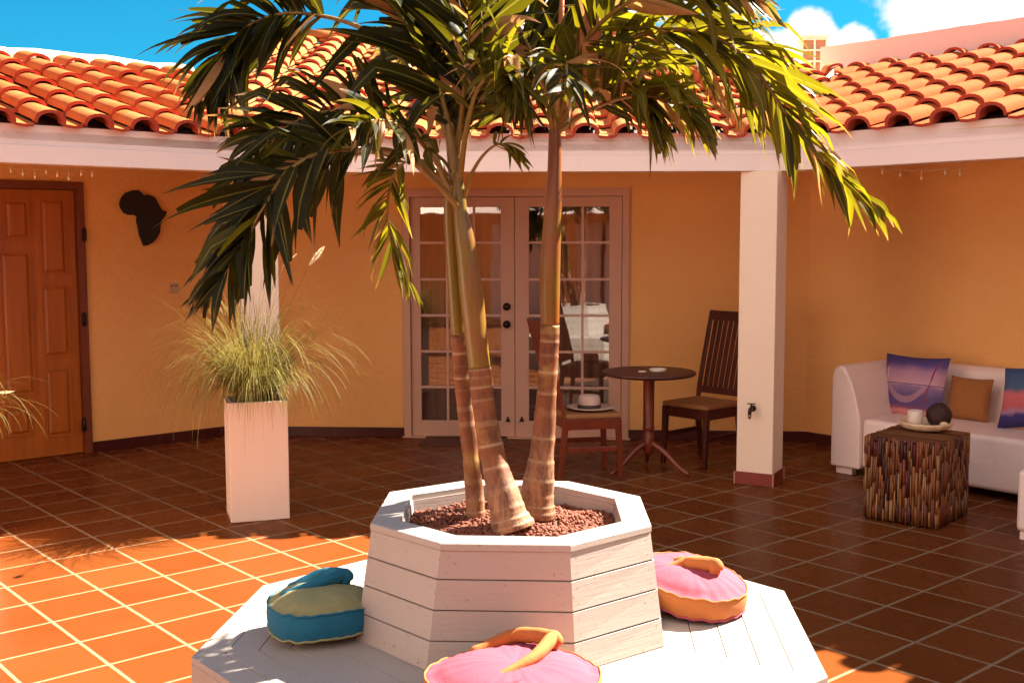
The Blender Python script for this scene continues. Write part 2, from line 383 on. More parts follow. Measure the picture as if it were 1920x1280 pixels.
def thing(name, label, cat, loc=(0, 0, 0), group=None):
    o = bpy.data.objects.new(name, None); COL.objects.link(o); o.location = loc; o.empty_display_size = .1
    o['label'] = label; o['category'] = cat
    if group: o['group'] = group
    return o
def tag(o, label=None, cat=None, group=None, kind=None):
    for k, v in (('label', label), ('category', cat), ('group', group), ('kind', kind)):
        if v: o[k] = v
    return o
def spline(P, n):
    P = [Vector(p) for p in P]; Q = [P[0]*2-P[1]] + P + [P[-1]*2-P[-2]]; out = []
    segs = len(P)-1
    for i in range(n+1):
        t = i/n*segs; k = min(int(t), segs-1); t -= k
        a, b, c, d = Q[k:k+4]
        out.append(.5*((2*b) + (c-a)*t + (2*a-5*b+4*c-d)*t*t + (3*b-a-3*c+d)*t**3))
    return out

# ------------------------------------------------------------------ ground
mb = MB(); mb.poly([(-60, -60, 0), (60, -60, 0), (60, 60, 0), (-60, 60, 0)])
tag(mb.obj('floor', M['floor']), kind='structure')

# ------------------------------------------------------------------ the house
H = thing('courtyard_house', 'yellow courtyard house with pink eaves, orange barrel tile roofs and square pillars around the terrace', 'house', (0, 9.6, 0))
ZE = 2.135           # underside of the eave board
ZT = 2.365           # its top
cL = Vector((-1.753, 7.62, 0)); cR = Vector((1.833, 7.60, 0))
tL = dr(180+40.7); tR = dr(-49.3)          # left wing runs this way from cL, right wing this way from cR
nL = dr(130.7); nR = dr(40.7)              # outward normals (away from the court)
tB = (cR - cL).normalized(); nB = Vector((-tB.y, tB.x, 0))
wL = Vector((-2.463, 9.595, 0)); wR = Vector((2.446, 9.235, 0))
wB = (wR - wL).normalized(); nWB = Vector((wB.y, -wB.x, 0))    # normal towards camera
ZC = 2.30
E_L = cL + tL*3.5; E_R = cR + tR*3.5       # next octagon corners
W_L = wL + tL*5.2; W_R = wR + tR*5.0
# rest of the court, beside and behind the camera
SW = [W_L, Vector((W_L.x, -1.2, 0)), Vector((-3.2, -3.4, 0)), Vector((3.4, -3.4, 0)), Vector((W_R.x, -1.0, 0)), W_R]
SE = [E_L, Vector((E_L.x, 1.2, 0)), Vector((-2.4, -1.4, 0)), Vector((2.4, -1.4, 0)), Vector((E_R.x, 1.2, 0)), E_R]

def wall_seg(a, b, name='wall', z0=0, z1=2.6, th=.2, holes=(), sign=1, mat='wall'):
    """wall from a to b whose face towards the court is the line a-b; holes=(t0,t1,z0,z1)"""
    m = MB(); t = (b-a).normalized(); L = (b-a).length; n = Vector((-t.y, t.x, 0))*sign
    F = (a, t, n, UP); cur = 0
    for (t0, t1, h0, h1) in sorted(holes):
        m.bx(cur, t0, 0, th, z0, z1, 0, F)
        if h0 > z0: m.bx(t0, t1, 0, th, z0, h0, 0, F)
        m.bx(t0, t1, 0, th, h1, z1, 0, F); cur = t1
    m.bx(cur, L, 0, th, z0, z1, 0, F)
    return m.obj(name, M[mat], H)
# door openings measured on the wall planes
def tw(x, y, A, t, n):
    P = onplane(x, y, A, n); return (P-A).dot(t), P.z
fdl = tw(760, 814, wL, wB, nWB)[0]; fdr = tw(1177, 814, wL, wB, nWB)[0]
fdt = tw(965, 356, wL, wB, nWB)[1]
nWL = -nL
dl1 = tw(164, 600, wL, tL, nWL)[0]; dtop = tw(100, 340, wL, tL, nWL)[1]
dl0 = dl1 + 1.0
wall_seg(wL, wR, holes=[(fdl, fdr, 0, fdt)])
wall_seg(wL, W_L, holes=[(dl1, dl0, 0, dtop)], sign=-1)
wall_seg(wR, W_R)
for a, b in zip(SW[:-1], SW[1:]):
    wall_seg(a, b, sign=-1, mat='trim' if a is SW[0] else 'wall')
# white shutters / openings of the far side, seen only as reflections
mw = MB()
for x0 in (-2.3, -.6, 1.1):
    mw.bx(x0, x0+1.1, -3.39, -3.34, .1, 2.0); mw.bx(x0+.52, x0+.58, -3.34, -3.32, .1, 2.0, 1)
mw.obj('shutter', [M['trim'], M['gap']], H, bevel=.005)

# baseboards
def bboard(a, t0, t1, t, n):
    mb = MB(); mb.bx(t0, t1, 0, .014, 0, .085, 0, (a, t, n, UP)); mb.obj('baseboard', M['baseboard'], H, bevel=.003)
bboard(wL, .014, fdl-.005, wB, nWB); bboard(wL, fdr+.005, (wR-wL).length-.002, wB, nWB)
bboard(wL, .014, dl1-.004, tL, nWL); bboard(wL, dl0+.01, 5, tL, nWL)
bboard(wR, .0065, 5, tR, -nR)


# porch ceiling + eave boards
mc = MB()
def quad(a, b, c, d, z): mc.poly([(*p.xy, z) for p in (a, b, c, d)])
inner = [cL, *SE, cR]; outer = [wL - tL*.1, *SW, wR]
# pair up corners for the ceiling ring
quad(cL, cR, wR, wL, ZC); quad(cL, E_L, W_L, wL, ZC)
for i in (1, 2, 3, 4): quad(SE[i], SE[i+1], SW[i+1], SW[i], ZC)
quad(cR, E_R, W_R, wR, ZC)
mc.obj('ceiling', M['ceiling'], H, solid=.05)
mf = MB()
def fascia(a, b, n, e0=0, e1=0):
    t = (b-a).normalized(); L = (b-a).length; F = (a, t, n, UP)
    mf.bx(-e0, L+e1, -.018, .10, ZE, ZE+.108, 0, F)          # lower board stands proud
    mf.bx(-e0*.9, L+e1*.9, 0, .098, ZE+.1085, ZT, 0, F)
fascia(cL, cR, nB, .006, .006); fascia(E_L, cL, nL, .0, .03); fascia(cR, E_R, nR, .03, 0)
for i in (1, 2, 3, 4):
    a, b = SE[i], SE[i+1]; t = (b-a).normalized(); fascia(a, b, Vector((t.y, -t.x, 0)))
mf.obj('eave_board', M['trim'], H, bevel=.004)

# pillars
def pillar(c, ang, w=.27, hgt=ZE-.001):
    u, v = dr(ang), dr(ang+90); F = (c, u, v, UP); m = MB()
    m.bx(-w/2+.008, w/2-.008, -w/2+.008, w/2-.008, 0, hgt, 0, F)
    o = m.obj('pillar', M['pillar'], H, bevel=.006)
    m = MB(); m.bx(-w/2, w/2, -w/2, w/2, .001, .088, 0, F)
    for sx in (-1, 1):
        for sy in (-1, 1):
            m.box(c + u*(w/2)*sx + v*(w/2)*sy + UP*.0445, u*.005, v*.005, UP*.0437, 1)
    m.obj('plinth', [M['plinth'], M['grout_line']], o, bevel=.002)
    return o
pR = (gz(1378, 905)+gz(1448, 914))/2
pillar(pR + dr(-29+90)*.135, -29)
pLc = Vector((-1.745, 7.70, 0)); pillar(pLc, 18.0)
pillar(E_L + nL*.05 + Vector((-.1, 0, 0)), 65, .25); pillar(E_R + Vector((.12, .02, 0)), -65, .25)

# ---- roofs
PH = R(18)
def roof(name, a, t, n, t0, t1, smax, keep, z0=ZT, course=.335, pitch=.286, extra=None, phase=0.0):
    """barrel tiles laid on the plane that rises from the eave line a+t*x along n"""
    D = n*math.cos(PH) + UP*math.sin(PH); Nn = (UP*math.cos(PH) - n*math.sin(PH))
    A = Vector((a.x, a.y, z0)) + n*(-.075) + Nn*(-.030)
    m = MB(); k0 = int(math.floor(t0/pitch)); k1 = int(math.ceil(t1/pitch))
    rr = random.Random(len(name)+k1)
    prof = []
    pan = pitch - .186
    prof.append((0, .0, 0)); prof.append((pan*.5, -.006, 0)); prof.append((pan, 0, 0))
    na = 9
    for i in range(na):
        an = math.pi*(1 - i/(na-1)); prof.append((pan + .093 + .093*math.cos(an), .012+.070*math.sin(an)**.85, 1))
    ns = int(math.ceil(smax/course))
    for k in range(k0, k1):
        for s in range(ns):
            x0 = k*pitch + phase; s0 = s*course; s1 = min(s0 + course + .03, smax)
            if not keep(x0 + pitch/2, s0): continue
            lift = .034 + rr.uniform(-.003, .004); jx = rr.uniform(-.004, .004); js = rr.uniform(-.008, .008); sc = 1 + rr.uniform(-.03, .03)
            top0 = []; top1 = []; bot0 = []
            for (px, h, c) in prof:
                top0.append(A + t*(x0+px+jx) + D*(s0+js) + Nn*(h*sc+lift))
                top1.append(A + t*(x0+px+jx+(.006 if c else 0)*(1 if px < pan+.09 else -1)) + D*s1 + Nn*(h*.96*sc+.002))
                q = (px - pan - .093)
                bx = x0+jx+px; bh = h*sc+lift-.019
                if c: bx = x0+jx+pan+.093 + q*.80; bh = max(-.004+lift-.012, h*sc*.98+lift-.019)
                bot0.append(A + t*bx + D*(s0+js) + Nn*bh)
            ir = [m.add(p) for p in top0]; it0 = [m.add(p) for p in top0]; it1 = [m.add(p) for p in top1]; ib = [m.add(p) for p in bot0]; ib2 = [m.add(p + D*.10 + Nn*(-.006)) for p in bot0]
            for j in range(len(prof)-1):
                m.face([it0[j], it0[j+1], it1[j+1], it1[j]], 0, True)
                m.face([ir[j+1], ir[j], ib[j], ib[j+1]], 1)
                m.face([ib[j+1], ib[j], ib2[j], ib2[j+1]], 1)
    # dark bed under the tiles
    m.poly([A + t*t0 + D*.09 + Nn*.0, A + t*t1 + D*.09, A + t*t1 + D*smax, A + t*t0 + D*smax], 2)
    return m, A, D, Nn
def finish_roof(m, name, cuts=(), mat='tile_right_sun'):
    m.keepn = True
    o = m.obj(name, [M[mat], M['tile_edge'], M['gap']], H)
    if cuts:
        bm = bmesh.new(); bm.from_mesh(o.data); off = WORLD(o)
        for (P, n) in cuts:
            bmesh.ops.bisect_plane(bm, geom=bm.verts[:]+bm.edges[:]+bm.faces[:], plane_co=P - off, plane_no=n, clear_outer=True)
        bm.to_mesh(o.data); bm.free()
    return o
bisL = (nL + nB).normalized(); plL = Vector((-bisL.y, bisL.x, 0))   # bisector plane normal pointing to the left wing side
bisR = (nR + nB).normalized(); plR = Vector((bisR.y, -bisR.x, 0))   # pointing to the right wing side
LW = 2.32; RW = 2.46
mL, A, D, N_ = roof('roof_l', cL, tL, nL, -1.6, 5.5, LW, lambda x, s: True)
finish_roof(mL, 'roof', [(cL, -plL)], 'tile')
mR, A, D, N_ = roof('roof_rr', cR, tR, nR, -1.6, 5.2, RW, lambda x, s: True, phase=.12)
finish_roof(mR, 'roof', [(cR, -plR)])
# back roof: lower part between the valleys, upper part behind the lean-to ridges
LB = (cR-cL).length; SB = 4.42
mB, A, D, N_ = roof('roof_b', cL, tB, nB, -1.3, LB+1.3, 2.55, lambda x, s: True, phase=.05)
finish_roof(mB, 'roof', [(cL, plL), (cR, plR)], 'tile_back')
mB2, AB, DB, NB_ = roof('roof_b2', cL, tB, nB, -.66, LB+.62, SB, lambda x, s: s > 2.3, phase=.05)
mB2.f = mB2.f[:-1]; mB2.mi = mB2.mi[:-1]; mB2.sm = mB2.sm[:-1]
mB2.poly([AB + tB*-.66 + DB*2.4, AB + tB*(LB+.62) + DB*2.4, AB + tB*(LB+.62) + DB*SB, AB + tB*-.66 + DB*SB], 2)
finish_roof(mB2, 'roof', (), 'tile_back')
# ridge tiles on the back roof
mr = MB()
for i in range(16):
    x0 = -.64 + i*.30; P = AB + DB*SB + NB_*.03
    pts0 = []; pts1 = []
    for j in range(9):
        an = math.pi*j/8; h = nB*math.cos(an)*.1 + UP*math.sin(an)*.085
        pts0.append(P + tB*x0 + h*1.06 + UP*.01); pts1.append(P + tB*(x0+.33) + h*.95)
    a = [mr.add(p) for p in pts0]; b = [mr.add(p) for p in pts1]
    for j in range(8): mr.face([a[j], a[j+1], b[j+1], b[j]], 0, True)
mr.obj('ridge_tiles', M['tile'], H, solid=.016)
# gable copings of the back roof, lean-to ridges, parapet
def coping(P0, P1, w, h, up, rough_=.006):
    mg = MB()
    d = (P1-P0); L = d.length; d.normalize(); sidev = d.cross(up).normalized(); n = max(2, int(L/.18))
    rings = []
    for i in range(n+1):
        p = P0 + d*(L*i/n); w2 = w/2; hh = h + rough_*math.sin(i*2.1)+rough_*.7*math.sin(i*5.3)
        rings.append([p - sidev*w2, p + sidev*w2, p + sidev*w2 + up*hh*.8, p + sidev*w2*.6 + up*hh, p - sidev*w2*.6 + up*hh, p - sidev*w2 + up*hh*.8])
    mg.loops(rings, 0, False, True, True); mg.obj('coping', M['cream'], H)
for x, s0 in ((-.72, 2.30), (LB+.68, 2.40)):
    coping(AB + tB*x + DB*s0 - NB_*.25, AB + tB*x + DB*(SB+.02) - NB_*.25, .15, .36, NB_)
DLn = nL*math.cos(PH)+UP*math.sin(PH); NLn = UP*math.cos(PH)-nL*math.sin(PH)
PL0 = Vector((cL.x, cL.y, ZT)) + DLn*(LW+.02)
coping(PL0 + tL*-.62 - UP*.2, PL0 + tL*5.5 - UP*.2, .16, .272, UP, .008)
DRn = nR*math.cos(PH)+UP*math.sin(PH)
PR0 = Vector((cR.x, cR.y, ZT)) + DRn*(RW+.09)
mp = MB(); Fp = (Vector((PR0.x, PR0.y, 0)), tR, nR, UP)
n = 60
t0p, t1p = -1.38, 5.2
for i in range(n):
    a = t0p + (t1p-t0p)*i/n; b = t0p + (t1p-t0p)*(i+1)/n
    z = lambda x: 3.385 + .010*noise.noise(Vector((x*5, 0, 1))) + .006*noise.noise(Vector((x*17, 3, 1)))
    fr = [Fp[0] + tR*a, Fp[0] + tR*b]
    za, zb = z(a), z(b)
    mp.poly([(*fr[0].xy, 2.75), (*fr[1].xy, 2.75), (*fr[1].xy, zb), (*fr[0].xy, za)])
    k = [fr[0] + nR*.16, fr[1] + nR*.16]
    mp.poly([(*fr[0].xy, za), (*fr[1].xy, zb), (*k[1].xy, zb+.006), (*k[0].xy, za+.006)])
    mp.poly([(*k[1].xy, 2.75), (*k[0].xy, 2.75), (*k[0].xy, za+.006), (*k[1].xy, zb+.006)])
a = Fp[0] + tR*t0p; b = a + nR*.16
mp.poly([(*a.xy, 2.75), (*b.xy, 2.75), (*b.xy, 3.39), (*a.xy, 3.385)])
mp.obj('parapet', M['parapet'], H)
# walls that carry the upper back roof (closes it from the side)
mk = MB()
for x in (-.64, LB+.60):
    P = AB + tB*x
    q0 = P + DB*2.2; q1 = P + DB*SB; q2 = q1 + nB*3.2 - UP*1.2
    mk.poly([(*q0.xy, 2.3), (*q1.xy, 2.3), (*q2.xy, 2.3), tuple(q2), tuple(q1 - NB_*.02), tuple(q0 - NB_*.02)])
P = AB + DB*SB
mk.poly([P + tB*-.64, P + tB*(LB+.6), P + tB*(LB+.6) + nB*3.2 - UP*1.2, P + tB*-.64 + nB*3.2 - UP*1.2])
mk.obj('gable_wall', M['cream'], H)
# flat roof backs for the wings so that no light leaks onto the porch from behind
ml = MB()
def slab(a, b, c, d, z): ml.poly([(*p.xy, z) for p in (a, b, c, d)])
far = 3.0
slab(cL + nL*1.9, cL + nL*1.9 + tL*5.6, cL + nL*(1.9+far) + tL*5.6, cL + nL*(1.9+far) - tL*.6, 2.62)
slab(cR + nR*2.0, cR + nR*2.0 + tR*5.4, cR + nR*(2+far) + tR*5.4, cR + nR*(2+far) - tR*.6, 2.62)
for i in (1, 2, 3, 4): slab(SE[i], SE[i+1], SW[i+1], SW[i], 2.42)
slab(cL, cR, wR + nB*1.0, wL + nB*1.0, 2.36)
ml.obj('roof_slab', M['parapet'], H, solid=.06)

# valley flashing
for c, b_ in ((cL, bisL), (cR, bisR)):
    mv = MB()
    s_h = 2.2*math.cos(PH)/math.cos(R(22)); rise = 2.2*math.sin(PH)
    P0 = Vector((c.x, c.y, ZT+.02)); P1 = P0 + b_*s_h + UP*rise
    side = Vector((-b_.y, b_.x, 0))*.05
    mv.poly([P0 - side + UP*.05, P0, P1, P1 - side + UP*.05]); mv.poly([P0, P0 + side + UP*.05, P1 + side + UP*.05, P1]); mv.obj('valley', M['cream'], H)
# left mortar cap at the junction (bright wedge in the photo)
# chimney vent behind the roofs
vt = thing('roof_vent', 'small white lattice block vent standing above the tiled roofs beside the pink parapet', 'vent')
Yv = 11.0; P = at(1527, 100, Yv); ht = .33; w = .125
m = MB(); F = (Vector((P.x, Yv, 0)), Vector((1, 0, 0)).lerp(dr(-4), 1), dr(86), UP)
za, zb = at(1527, 124, Yv).z - .3, at(1527, 68, Yv).z
m.bx(-w+.01, w-.01, .03, .24, za, zb-.02, 1, F)
for x in (-w, -.006, w-.018): m.bx(x, x+.018, -.006, .03, za, zb-.018, 0, F)
k = 0
while zb - .03 - k*.105 > za: m.bx(-w+.018, w-.018, -.002, .028, zb-.036-k*.105, zb-.018-k*.105, 0, F); k += 1
m.bx(-w-.008, w+.008, -.012, .26, zb-.018, zb+.01, 0, F); m.bx(-w-.001, -w+.011, .031, .25, za, zb-.019, 2, F)
vt.location = (P.x, Yv, za); m.obj('lattice', [M['lattice'], M['vent_inner'], M['parapet']], vt, bevel=.002)

# ---- panelled wooden door on the left wall
Fd = (wL, tL, nWL, UP)
fr = MB()
fr.bx(dl1, dl1+.055, -.09, .02, 0, dtop, 0, Fd); fr.bx(dl0-.055, dl0, -.09, .02, 0, dtop, 0, Fd); fr.bx(dl1+.055, dl0-.055, -.09, .02, dtop-.06, dtop, 0, Fd)
door = MB(); D0 = -.035
door.bx(dl1+.058, dl0-.058, D0-.04, D0, .004, dtop-.064, 0, Fd)
doo = door.obj('door', M['wood_door'], H, bevel=.003)
fr.obj('door_frame', M['wood_door_dark'], doo, bevel=.006)
pan = MB()
def raised(x0, x1, y0, y1):
    a = tw(x1, y0, wL, tL, nWL); b = tw(x0, y1, wL, tL, nWL)
    t0, t1 = a[0], b[0]; z1 = a[1]; z0 = b[1]
    t1 = min(t1, dl0-.1)
    e = .022
    # moulding ring, sunk channel and raised field
    for (u0, u1, v0, v1) in ((t0, t1, z1-.012, z1), (t0, t1, z0, z0+.012), (t0, t0+.012, z0+.012, z1-.012), (t1-.012, t1, z0+.012, z1-.012)):
        pan.bx(u0, u1, D0-.002, D0+.011, v0, v1, 0, Fd)
    A = [(t0+e, z0+e), (t1-e, z0+e), (t1-e, z1-e), (t0+e, z1-e)]; B = [(t0+e+.02, z0+e+.02), (t1-e-.02, z0+e+.02), (t1-e-.02, z1-e-.02), (t0+e+.02, z1-e-.02)]
    pt = lambda q, d: wL + tL*q[0] + nWL*(D0+d) + UP*q[1]
    pan.loops([[pt(q, .0005) for q in A], [pt(q, .012) for q in B]], 0, False, False, True)
for (x0, x1, y0, y1) in ((11, 57, 374, 450), (11, 60, 470, 745), (12, 62, 763, 822), (80, 125, 372, 516), (84, 132, 533, 672), (90, 136, 690, 822)): raised(x0, x1, y0, y1)
raised(-70, -20, 372, 516); raised(-70, -20, 533, 672)
pan.obj('door_panel', M['wood_door'], doo, bevel=.003)
for y in (440, 598, 795):
    m = MB(); q = tw(156, y, wL, tL, nWL)
    m.tube([wL + tL*(q[0]) + nWL*.028 + UP*(q[1]-.055), wL + tL*(q[0]) + nWL*.028 + UP*(q[1]+.055)], .009, 8)
    m.bx(q[0]-.018, q[0]+.018, .0195, .024, q[1]-.045, q[1]+.045, 0, Fd); m.obj('hinge', M['metal_dark'], doo)

# ---- french door on the back wall
Fb = (wL, wB, nWB, UP)
frd = MB()
frd.bx(fdl, fdl+.055, -.10, .022, 0, fdt, 0, Fb); frd.bx(fdr-.055, fdr, -.10, .022, 0, fdt, 0, Fb); frd.bx(fdl+.055, fdr-.055, -.10, .022, fdt-.055, fdt, 0, Fb)
frd.bx(fdl-.012, fdl, 0, .012, 0, fdt+.012, 0, Fb); frd.bx(fdr, fdr+.012, 0, .012, 0, fdt+.012, 0, Fb); frd.bx(fdl, fdr, 0, .012, fdt, fdt+.012, 0, Fb)
fdo = frd.obj('french_door', M['frame_paint'], H, bevel=.005)
T = lambda x, y: tw(x, y, wL, wB, nWB)
xs = T(965, 600)[0]
rows = [T(965, y)[1] for y in (388, 455, 524, 592, 660, 727, 790)]
for (a, b, gl) in ((fdl+.058, xs-.002, (788, 838, 889, 939)), (xs+.002, fdr-.058, (991, 1041, 1092, 1142))):
    g_ = [T(x, 600)[0] for x in gl]; m = MB()
    zt, zbm = rows[0], rows[-1]; yy = (-.06, -.018)
    m.bx(a, g_[0], *yy, .012, fdt-.058, 0, Fb); m.bx(g_[-1], b, *yy, .012, fdt-.058, 0, Fb)
    m.bx(g_[0], g_[-1], *yy, zt, fdt-.058, 0, Fb); m.bx(g_[0], g_[-1], *yy, .012, zbm, 0, Fb)
    leaf = m.obj('door_leaf', M['frame_paint'], fdo, bevel=.004)
    m = MB()
    for x in g_[1:-1]: m.bx(x-.010, x+.010, -.045, -.022, zbm, zt, 0, Fb)
    for z in rows[1:-1]: m.bx(g_[0], g_[-1], -.046, -.024, z-.010, z+.010, 0, Fb)
    m.obj('muntins', M['mullion'], leaf)
    m = MB(); m.poly([wL + wB*x + nWB*-.036 + UP*z for x, z in ((g_[0], zbm), (g_[-1], zbm), (g_[-1], zt), (g_[0], zt))]); m.obj('glass', M['glass'], leaf)
    if gl[0] == 788:
        for y in (575, 608):
            q = T(950, y); c = wL + wB*q[0] + UP*q[1]; m = MB()
            rings = [[c + nWB*d + wB*r*math.cos(k*.3927) + UP*r*math.sin(k*.3927) for k in range(16)] for r, d in ((.033, -.018), (.033, -.010), (.016, -.006), (.016, .012), (.028, .02), (.030, .034), (.022, .046), (.004, .05))]
            m.loops(rings, 0, True, True, True); m.obj('door_knob' if y == 608 else 'deadbolt', M['metal_dark'], leaf)
    q = T(952 if gl[0] == 788 else 978, 787); c = wL + wB*q[0] + UP*q[1] + nWB*-.016; m = MB()
    m.loops([[c + wB*-.022 + UP*-.015, c + wB*.022 + UP*-.015, c + wB*.004 + UP*.028, c + wB*-.004 + UP*.028], [c + nWB*.02 + wB*-.018 + UP*-.013, c + nWB*.02 + wB*.018 + UP*-.013, c + nWB*.02 + wB*.003 + UP*.02, c + nWB*.02 + wB*-.003 + UP*.02]], 0, False, True, True); m.obj('door_bolt', M['metal_dark'], leaf)
# threshold, room and curtains behind
m = MB(); m.bx(fdl-.02, fdr+.02, -.10, .03, .001, .012, 0, Fb); m.obj('threshold', M['frame_paint'], fdo)
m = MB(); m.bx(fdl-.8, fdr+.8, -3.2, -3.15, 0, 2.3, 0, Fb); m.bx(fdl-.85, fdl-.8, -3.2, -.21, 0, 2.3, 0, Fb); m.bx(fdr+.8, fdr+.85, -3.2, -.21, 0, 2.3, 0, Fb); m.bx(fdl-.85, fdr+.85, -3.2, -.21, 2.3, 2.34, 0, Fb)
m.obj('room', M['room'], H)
m = MB(); m.bx(dl1-.05, dl0+.05, -.35, -.21, 0, dtop+.1, 0, Fd); m.obj('wall_backing', M['dark'], H)
def curtain(t0, t1):
    m = MB(); n = 110; pts = []
    for i in range(n+1):
        u = i/n; pts.append((t0+(t1-t0)*u, -.20 + .022*math.sin(u*46)+.012*math.sin(u*17+1)))
    a = [m.add(wL + wB*x + nWB*y + UP*.02) for x, y in pts]; b = [m.add(wL + wB*x + nWB*(y*.7-.06) + UP*2.05) for x, y in pts]
    for i in range(n): m.face([a[i], a[i+1], b[i+1], b[i]], 0, True)
    m.obj('curtain', M['curtain'], H)
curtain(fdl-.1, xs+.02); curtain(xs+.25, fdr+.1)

# ---- fittings on the walls
A_px = [(233,362),(247,357),(258,357),(264,362),(268,366),(276,365),(288,370),(294,380),(299,390),(304,396),(311,396),(308,405),(301,414),(299,424),(298,436),(292,447),(284,455),(275,460),(267,461),(264,452),(259,440),(257,428),(254,414),(255,406),(249,403),(238,403),(230,399),(224,390),(222,381),(226,370)]
m = MB(); P = [onplane(x, y, wL, nWL) for x, y in A_px]
m.loops([[p + nWL*.004 for p in P], [p + nWL*.028 for p in P]], 0, False, True, True)
tag(m.obj('wall_ornament', M['black'], bevel=.004, origin=P[0]), 'black wooden cut-out shaped like the African continent hung beside the wooden door', 'wall ornament')
q = tw(325, 537, wL, tL, nWL); m = MB(); m.bx(q[0]-.042, q[0]+.042, .001, .012, q[1]-.055, q[1]+.03, 0, Fd); so = m.obj('wall_socket', M['socket'], bevel=.004, origin=wL + tL*q[0] + UP*q[1])
tag(so, 'small beige socket plate with two dark holes on the left wall below the black ornament', 'socket')
for dx in (-.017, .017):
    m = MB(); m.bx(q[0]+dx-.008, q[0]+dx+.008, .0118, .0128, q[1]-.0, q[1]+.010, 0, Fd); m.obj('socket_hole', M['dark'], so)
m = MB(); c = [gz(785, 833, .012), gz(957, 833, .012), gz(950, 817, .012), gz(800, 817, .012)]
m.loops([[p - UP*.010 for p in c], c], 0, False, False, True); tag(m.obj('door_mat', M['mat'], bevel=.003), 'dark coir mat on the tiles in front of the french door', 'door mat')
# faucet
u = dr(-29); nf = dr(-119); fc = pR + UP*.0; c = onplane(1412, 765, pR + nf*-.008, nf)
tp = thing('garden_tap', 'small dark metal tap on the front of the right pillar', 'tap', c)
m = MB(); m.tube([c + nf*-.006, c + nf*.03, c + nf*.06, c + nf*.075 - UP*.014, c + nf*.078 - UP*.035], [.012, .013, .014, .013, .011], 10)
m.tube([c + nf*-.002, c + nf*.008], .022, 12); m.obj('spout', M['metal_dark'], tp)
m = MB(); m.tube([c + nf*.045, c + nf*.045 + UP*.035], .006, 8); m.box(c + nf*.045 + UP*.036, u*.027, nf*.006, UP*.004); m.obj('handle', M['metal_dark'], tp, bevel=.002)
m = MB(); m.tube([c + nf*.078 - UP*.034, c + nf*.078 - UP*.062], [.013, .009], 10); m.obj('hose_adapter', M['brass'], tp)
# string lights
def lights(px, A, n, label, Y=None):
    P = [onplane(x, y, A, n) if Y is None else at(x, y, Y) for x, y in px]
    r = thing('string_lights', label, 'string lights', P[0], 'icicle light strings under the eaves'); m = MB()
    pts = []
    for i in range(len(P)-1):
        for k in range(5):
            q = P[i].lerp(P[i+1], k/5); pts.append(q - UP*(.012*math.sin(math.pi*k/5)))
    pts.append(P[-1]); m.tube(pts, .002, 5); m.obj('wire', M['wire'], r)
    for i, p in enumerate(P):
        m = MB(); h = .02 + .012*((i*7) % 3)
        m.tube([p, p - UP*h], .0015, 5); m.lathe(p - UP*(h+.022), [(.002, 0), (.006, .006), (.006, .018), (.003, .023)], 8); m.obj('bulb', M['bulb'], r)
lights([(20, 311), (42, 313), (65, 315), (86, 314), (107, 316), (128, 318), (152, 317), (172, 316)], cL + nL*.12, nL, 'string of tiny clear bulbs under the left eave above the wooden door')
lights([(1655, 314), (1688, 316), (1728, 318), (1772, 315), (1800, 313)], cR + nR*.13, nR, 'string of tiny clear bulbs under the right eave above the sofa')
lights([(560, 327), (585, 329), (608, 328), (628, 327)], cL + nB*.12, nB, 'string of tiny clear bulbs under the eave left of the french door')

# ------------------------------------------------------------------ planter bench
PC = Vector((-.001, 3.613, 0)); TH0 = -2.0301
def oct_pts(Rr, z): return [Vector((PC.x + Rr*math.cos(TH0 + k*math.pi/4), PC.y + Rr*math.sin(TH0 + k*math.pi/4), z)) for k in range(8)]
ZB, ZR = .42, .802
rim = [gz(827, 1017, ZR), gz(1068, 1020, ZR), gz(1218, 983, ZR), gz(1197.5, 930, ZR), gz(1066, 902, ZR), gz(884, 899, ZR), gz(732, 922, ZR), gz(697.5, 980, ZR)]
bt = oct_pts(.528, ZB); bt[0] = gz(799, 1258, ZB); bt[7] = gz(668, 1199, ZB); bt[2] = gz(1246, 1212, ZB); bt[1] = gz(1080, 1262, ZB)
cen = sum(rim, Vector())/8; cenb = sum(bt, Vector())/8
PB = thing('planter_bench', 'white octagonal wooden planter with a surrounding bench in the middle of the court', 'planter', (PC.x, PC.y, 0))
def lev(f, inset=0.0):
    """ring at height fraction f between bench (0) and rim (1), moved inward by inset metres"""
    out = []
    for a, b in zip(bt, rim):
        p = a.lerp(b, f); c = cenb.lerp(cen, f); d = (p-c); d.z = 0; out.append(p - d.normalized()*inset)
    return out
m = MB(); fs = [0, .235, .475, .715, .945]
for i in range(4):
    f0, f1 = fs[i], fs[i+1]; g_ = .004
    A = [lev(f0 + g_, .0035), lev(f0 + g_ + .004, .0), lev(f1 - g_ - .004, .0), lev(f1 - g_, .0035)]
    m.loops(A, 0, False); m.loops([lev(f1 - g_, .0035), lev(f1 - g_, .012), lev(f1 + g_, .012), lev(f1 + g_, .0035)], 1, False)
for i in range(4):
    fm = (fs[i]+fs[i+1])/2
    for k in range(8):
        for ff in (.07, .93):
            for df in (-.06, .06):
                L0 = lev(fm+df, 0); p = L0[k].lerp(L0[(k+1) % 8], ff); q2 = lev(fm+df+.02, 0); up_ = ((q2[k]-L0[k])).normalized(); tt = (L0[(k+1) % 8]-L0[k]).normalized(); nn = tt.cross(up_); p = p + nn*.0006
                m.poly([p + tt*.0024*math.cos(a*1.0472) + up_*.0024*math.sin(a*1.0472) for a in range(6)], 1)
m.loops([lev(0, .004), lev(.007, .0035)], 0, False)
inn = lambda z, s=0: [cen + (p - cen).normalized()*((p - cen).length - .092 - s) + UP*(z - ZR) for p in rim]
m.loops([lev(.94, .03), inn(ZR-.02, .004), inn(.60, .01)], 0, False)
m.obj('planter_box', [M['white_wood'], M['groove']], PB)
m = MB()
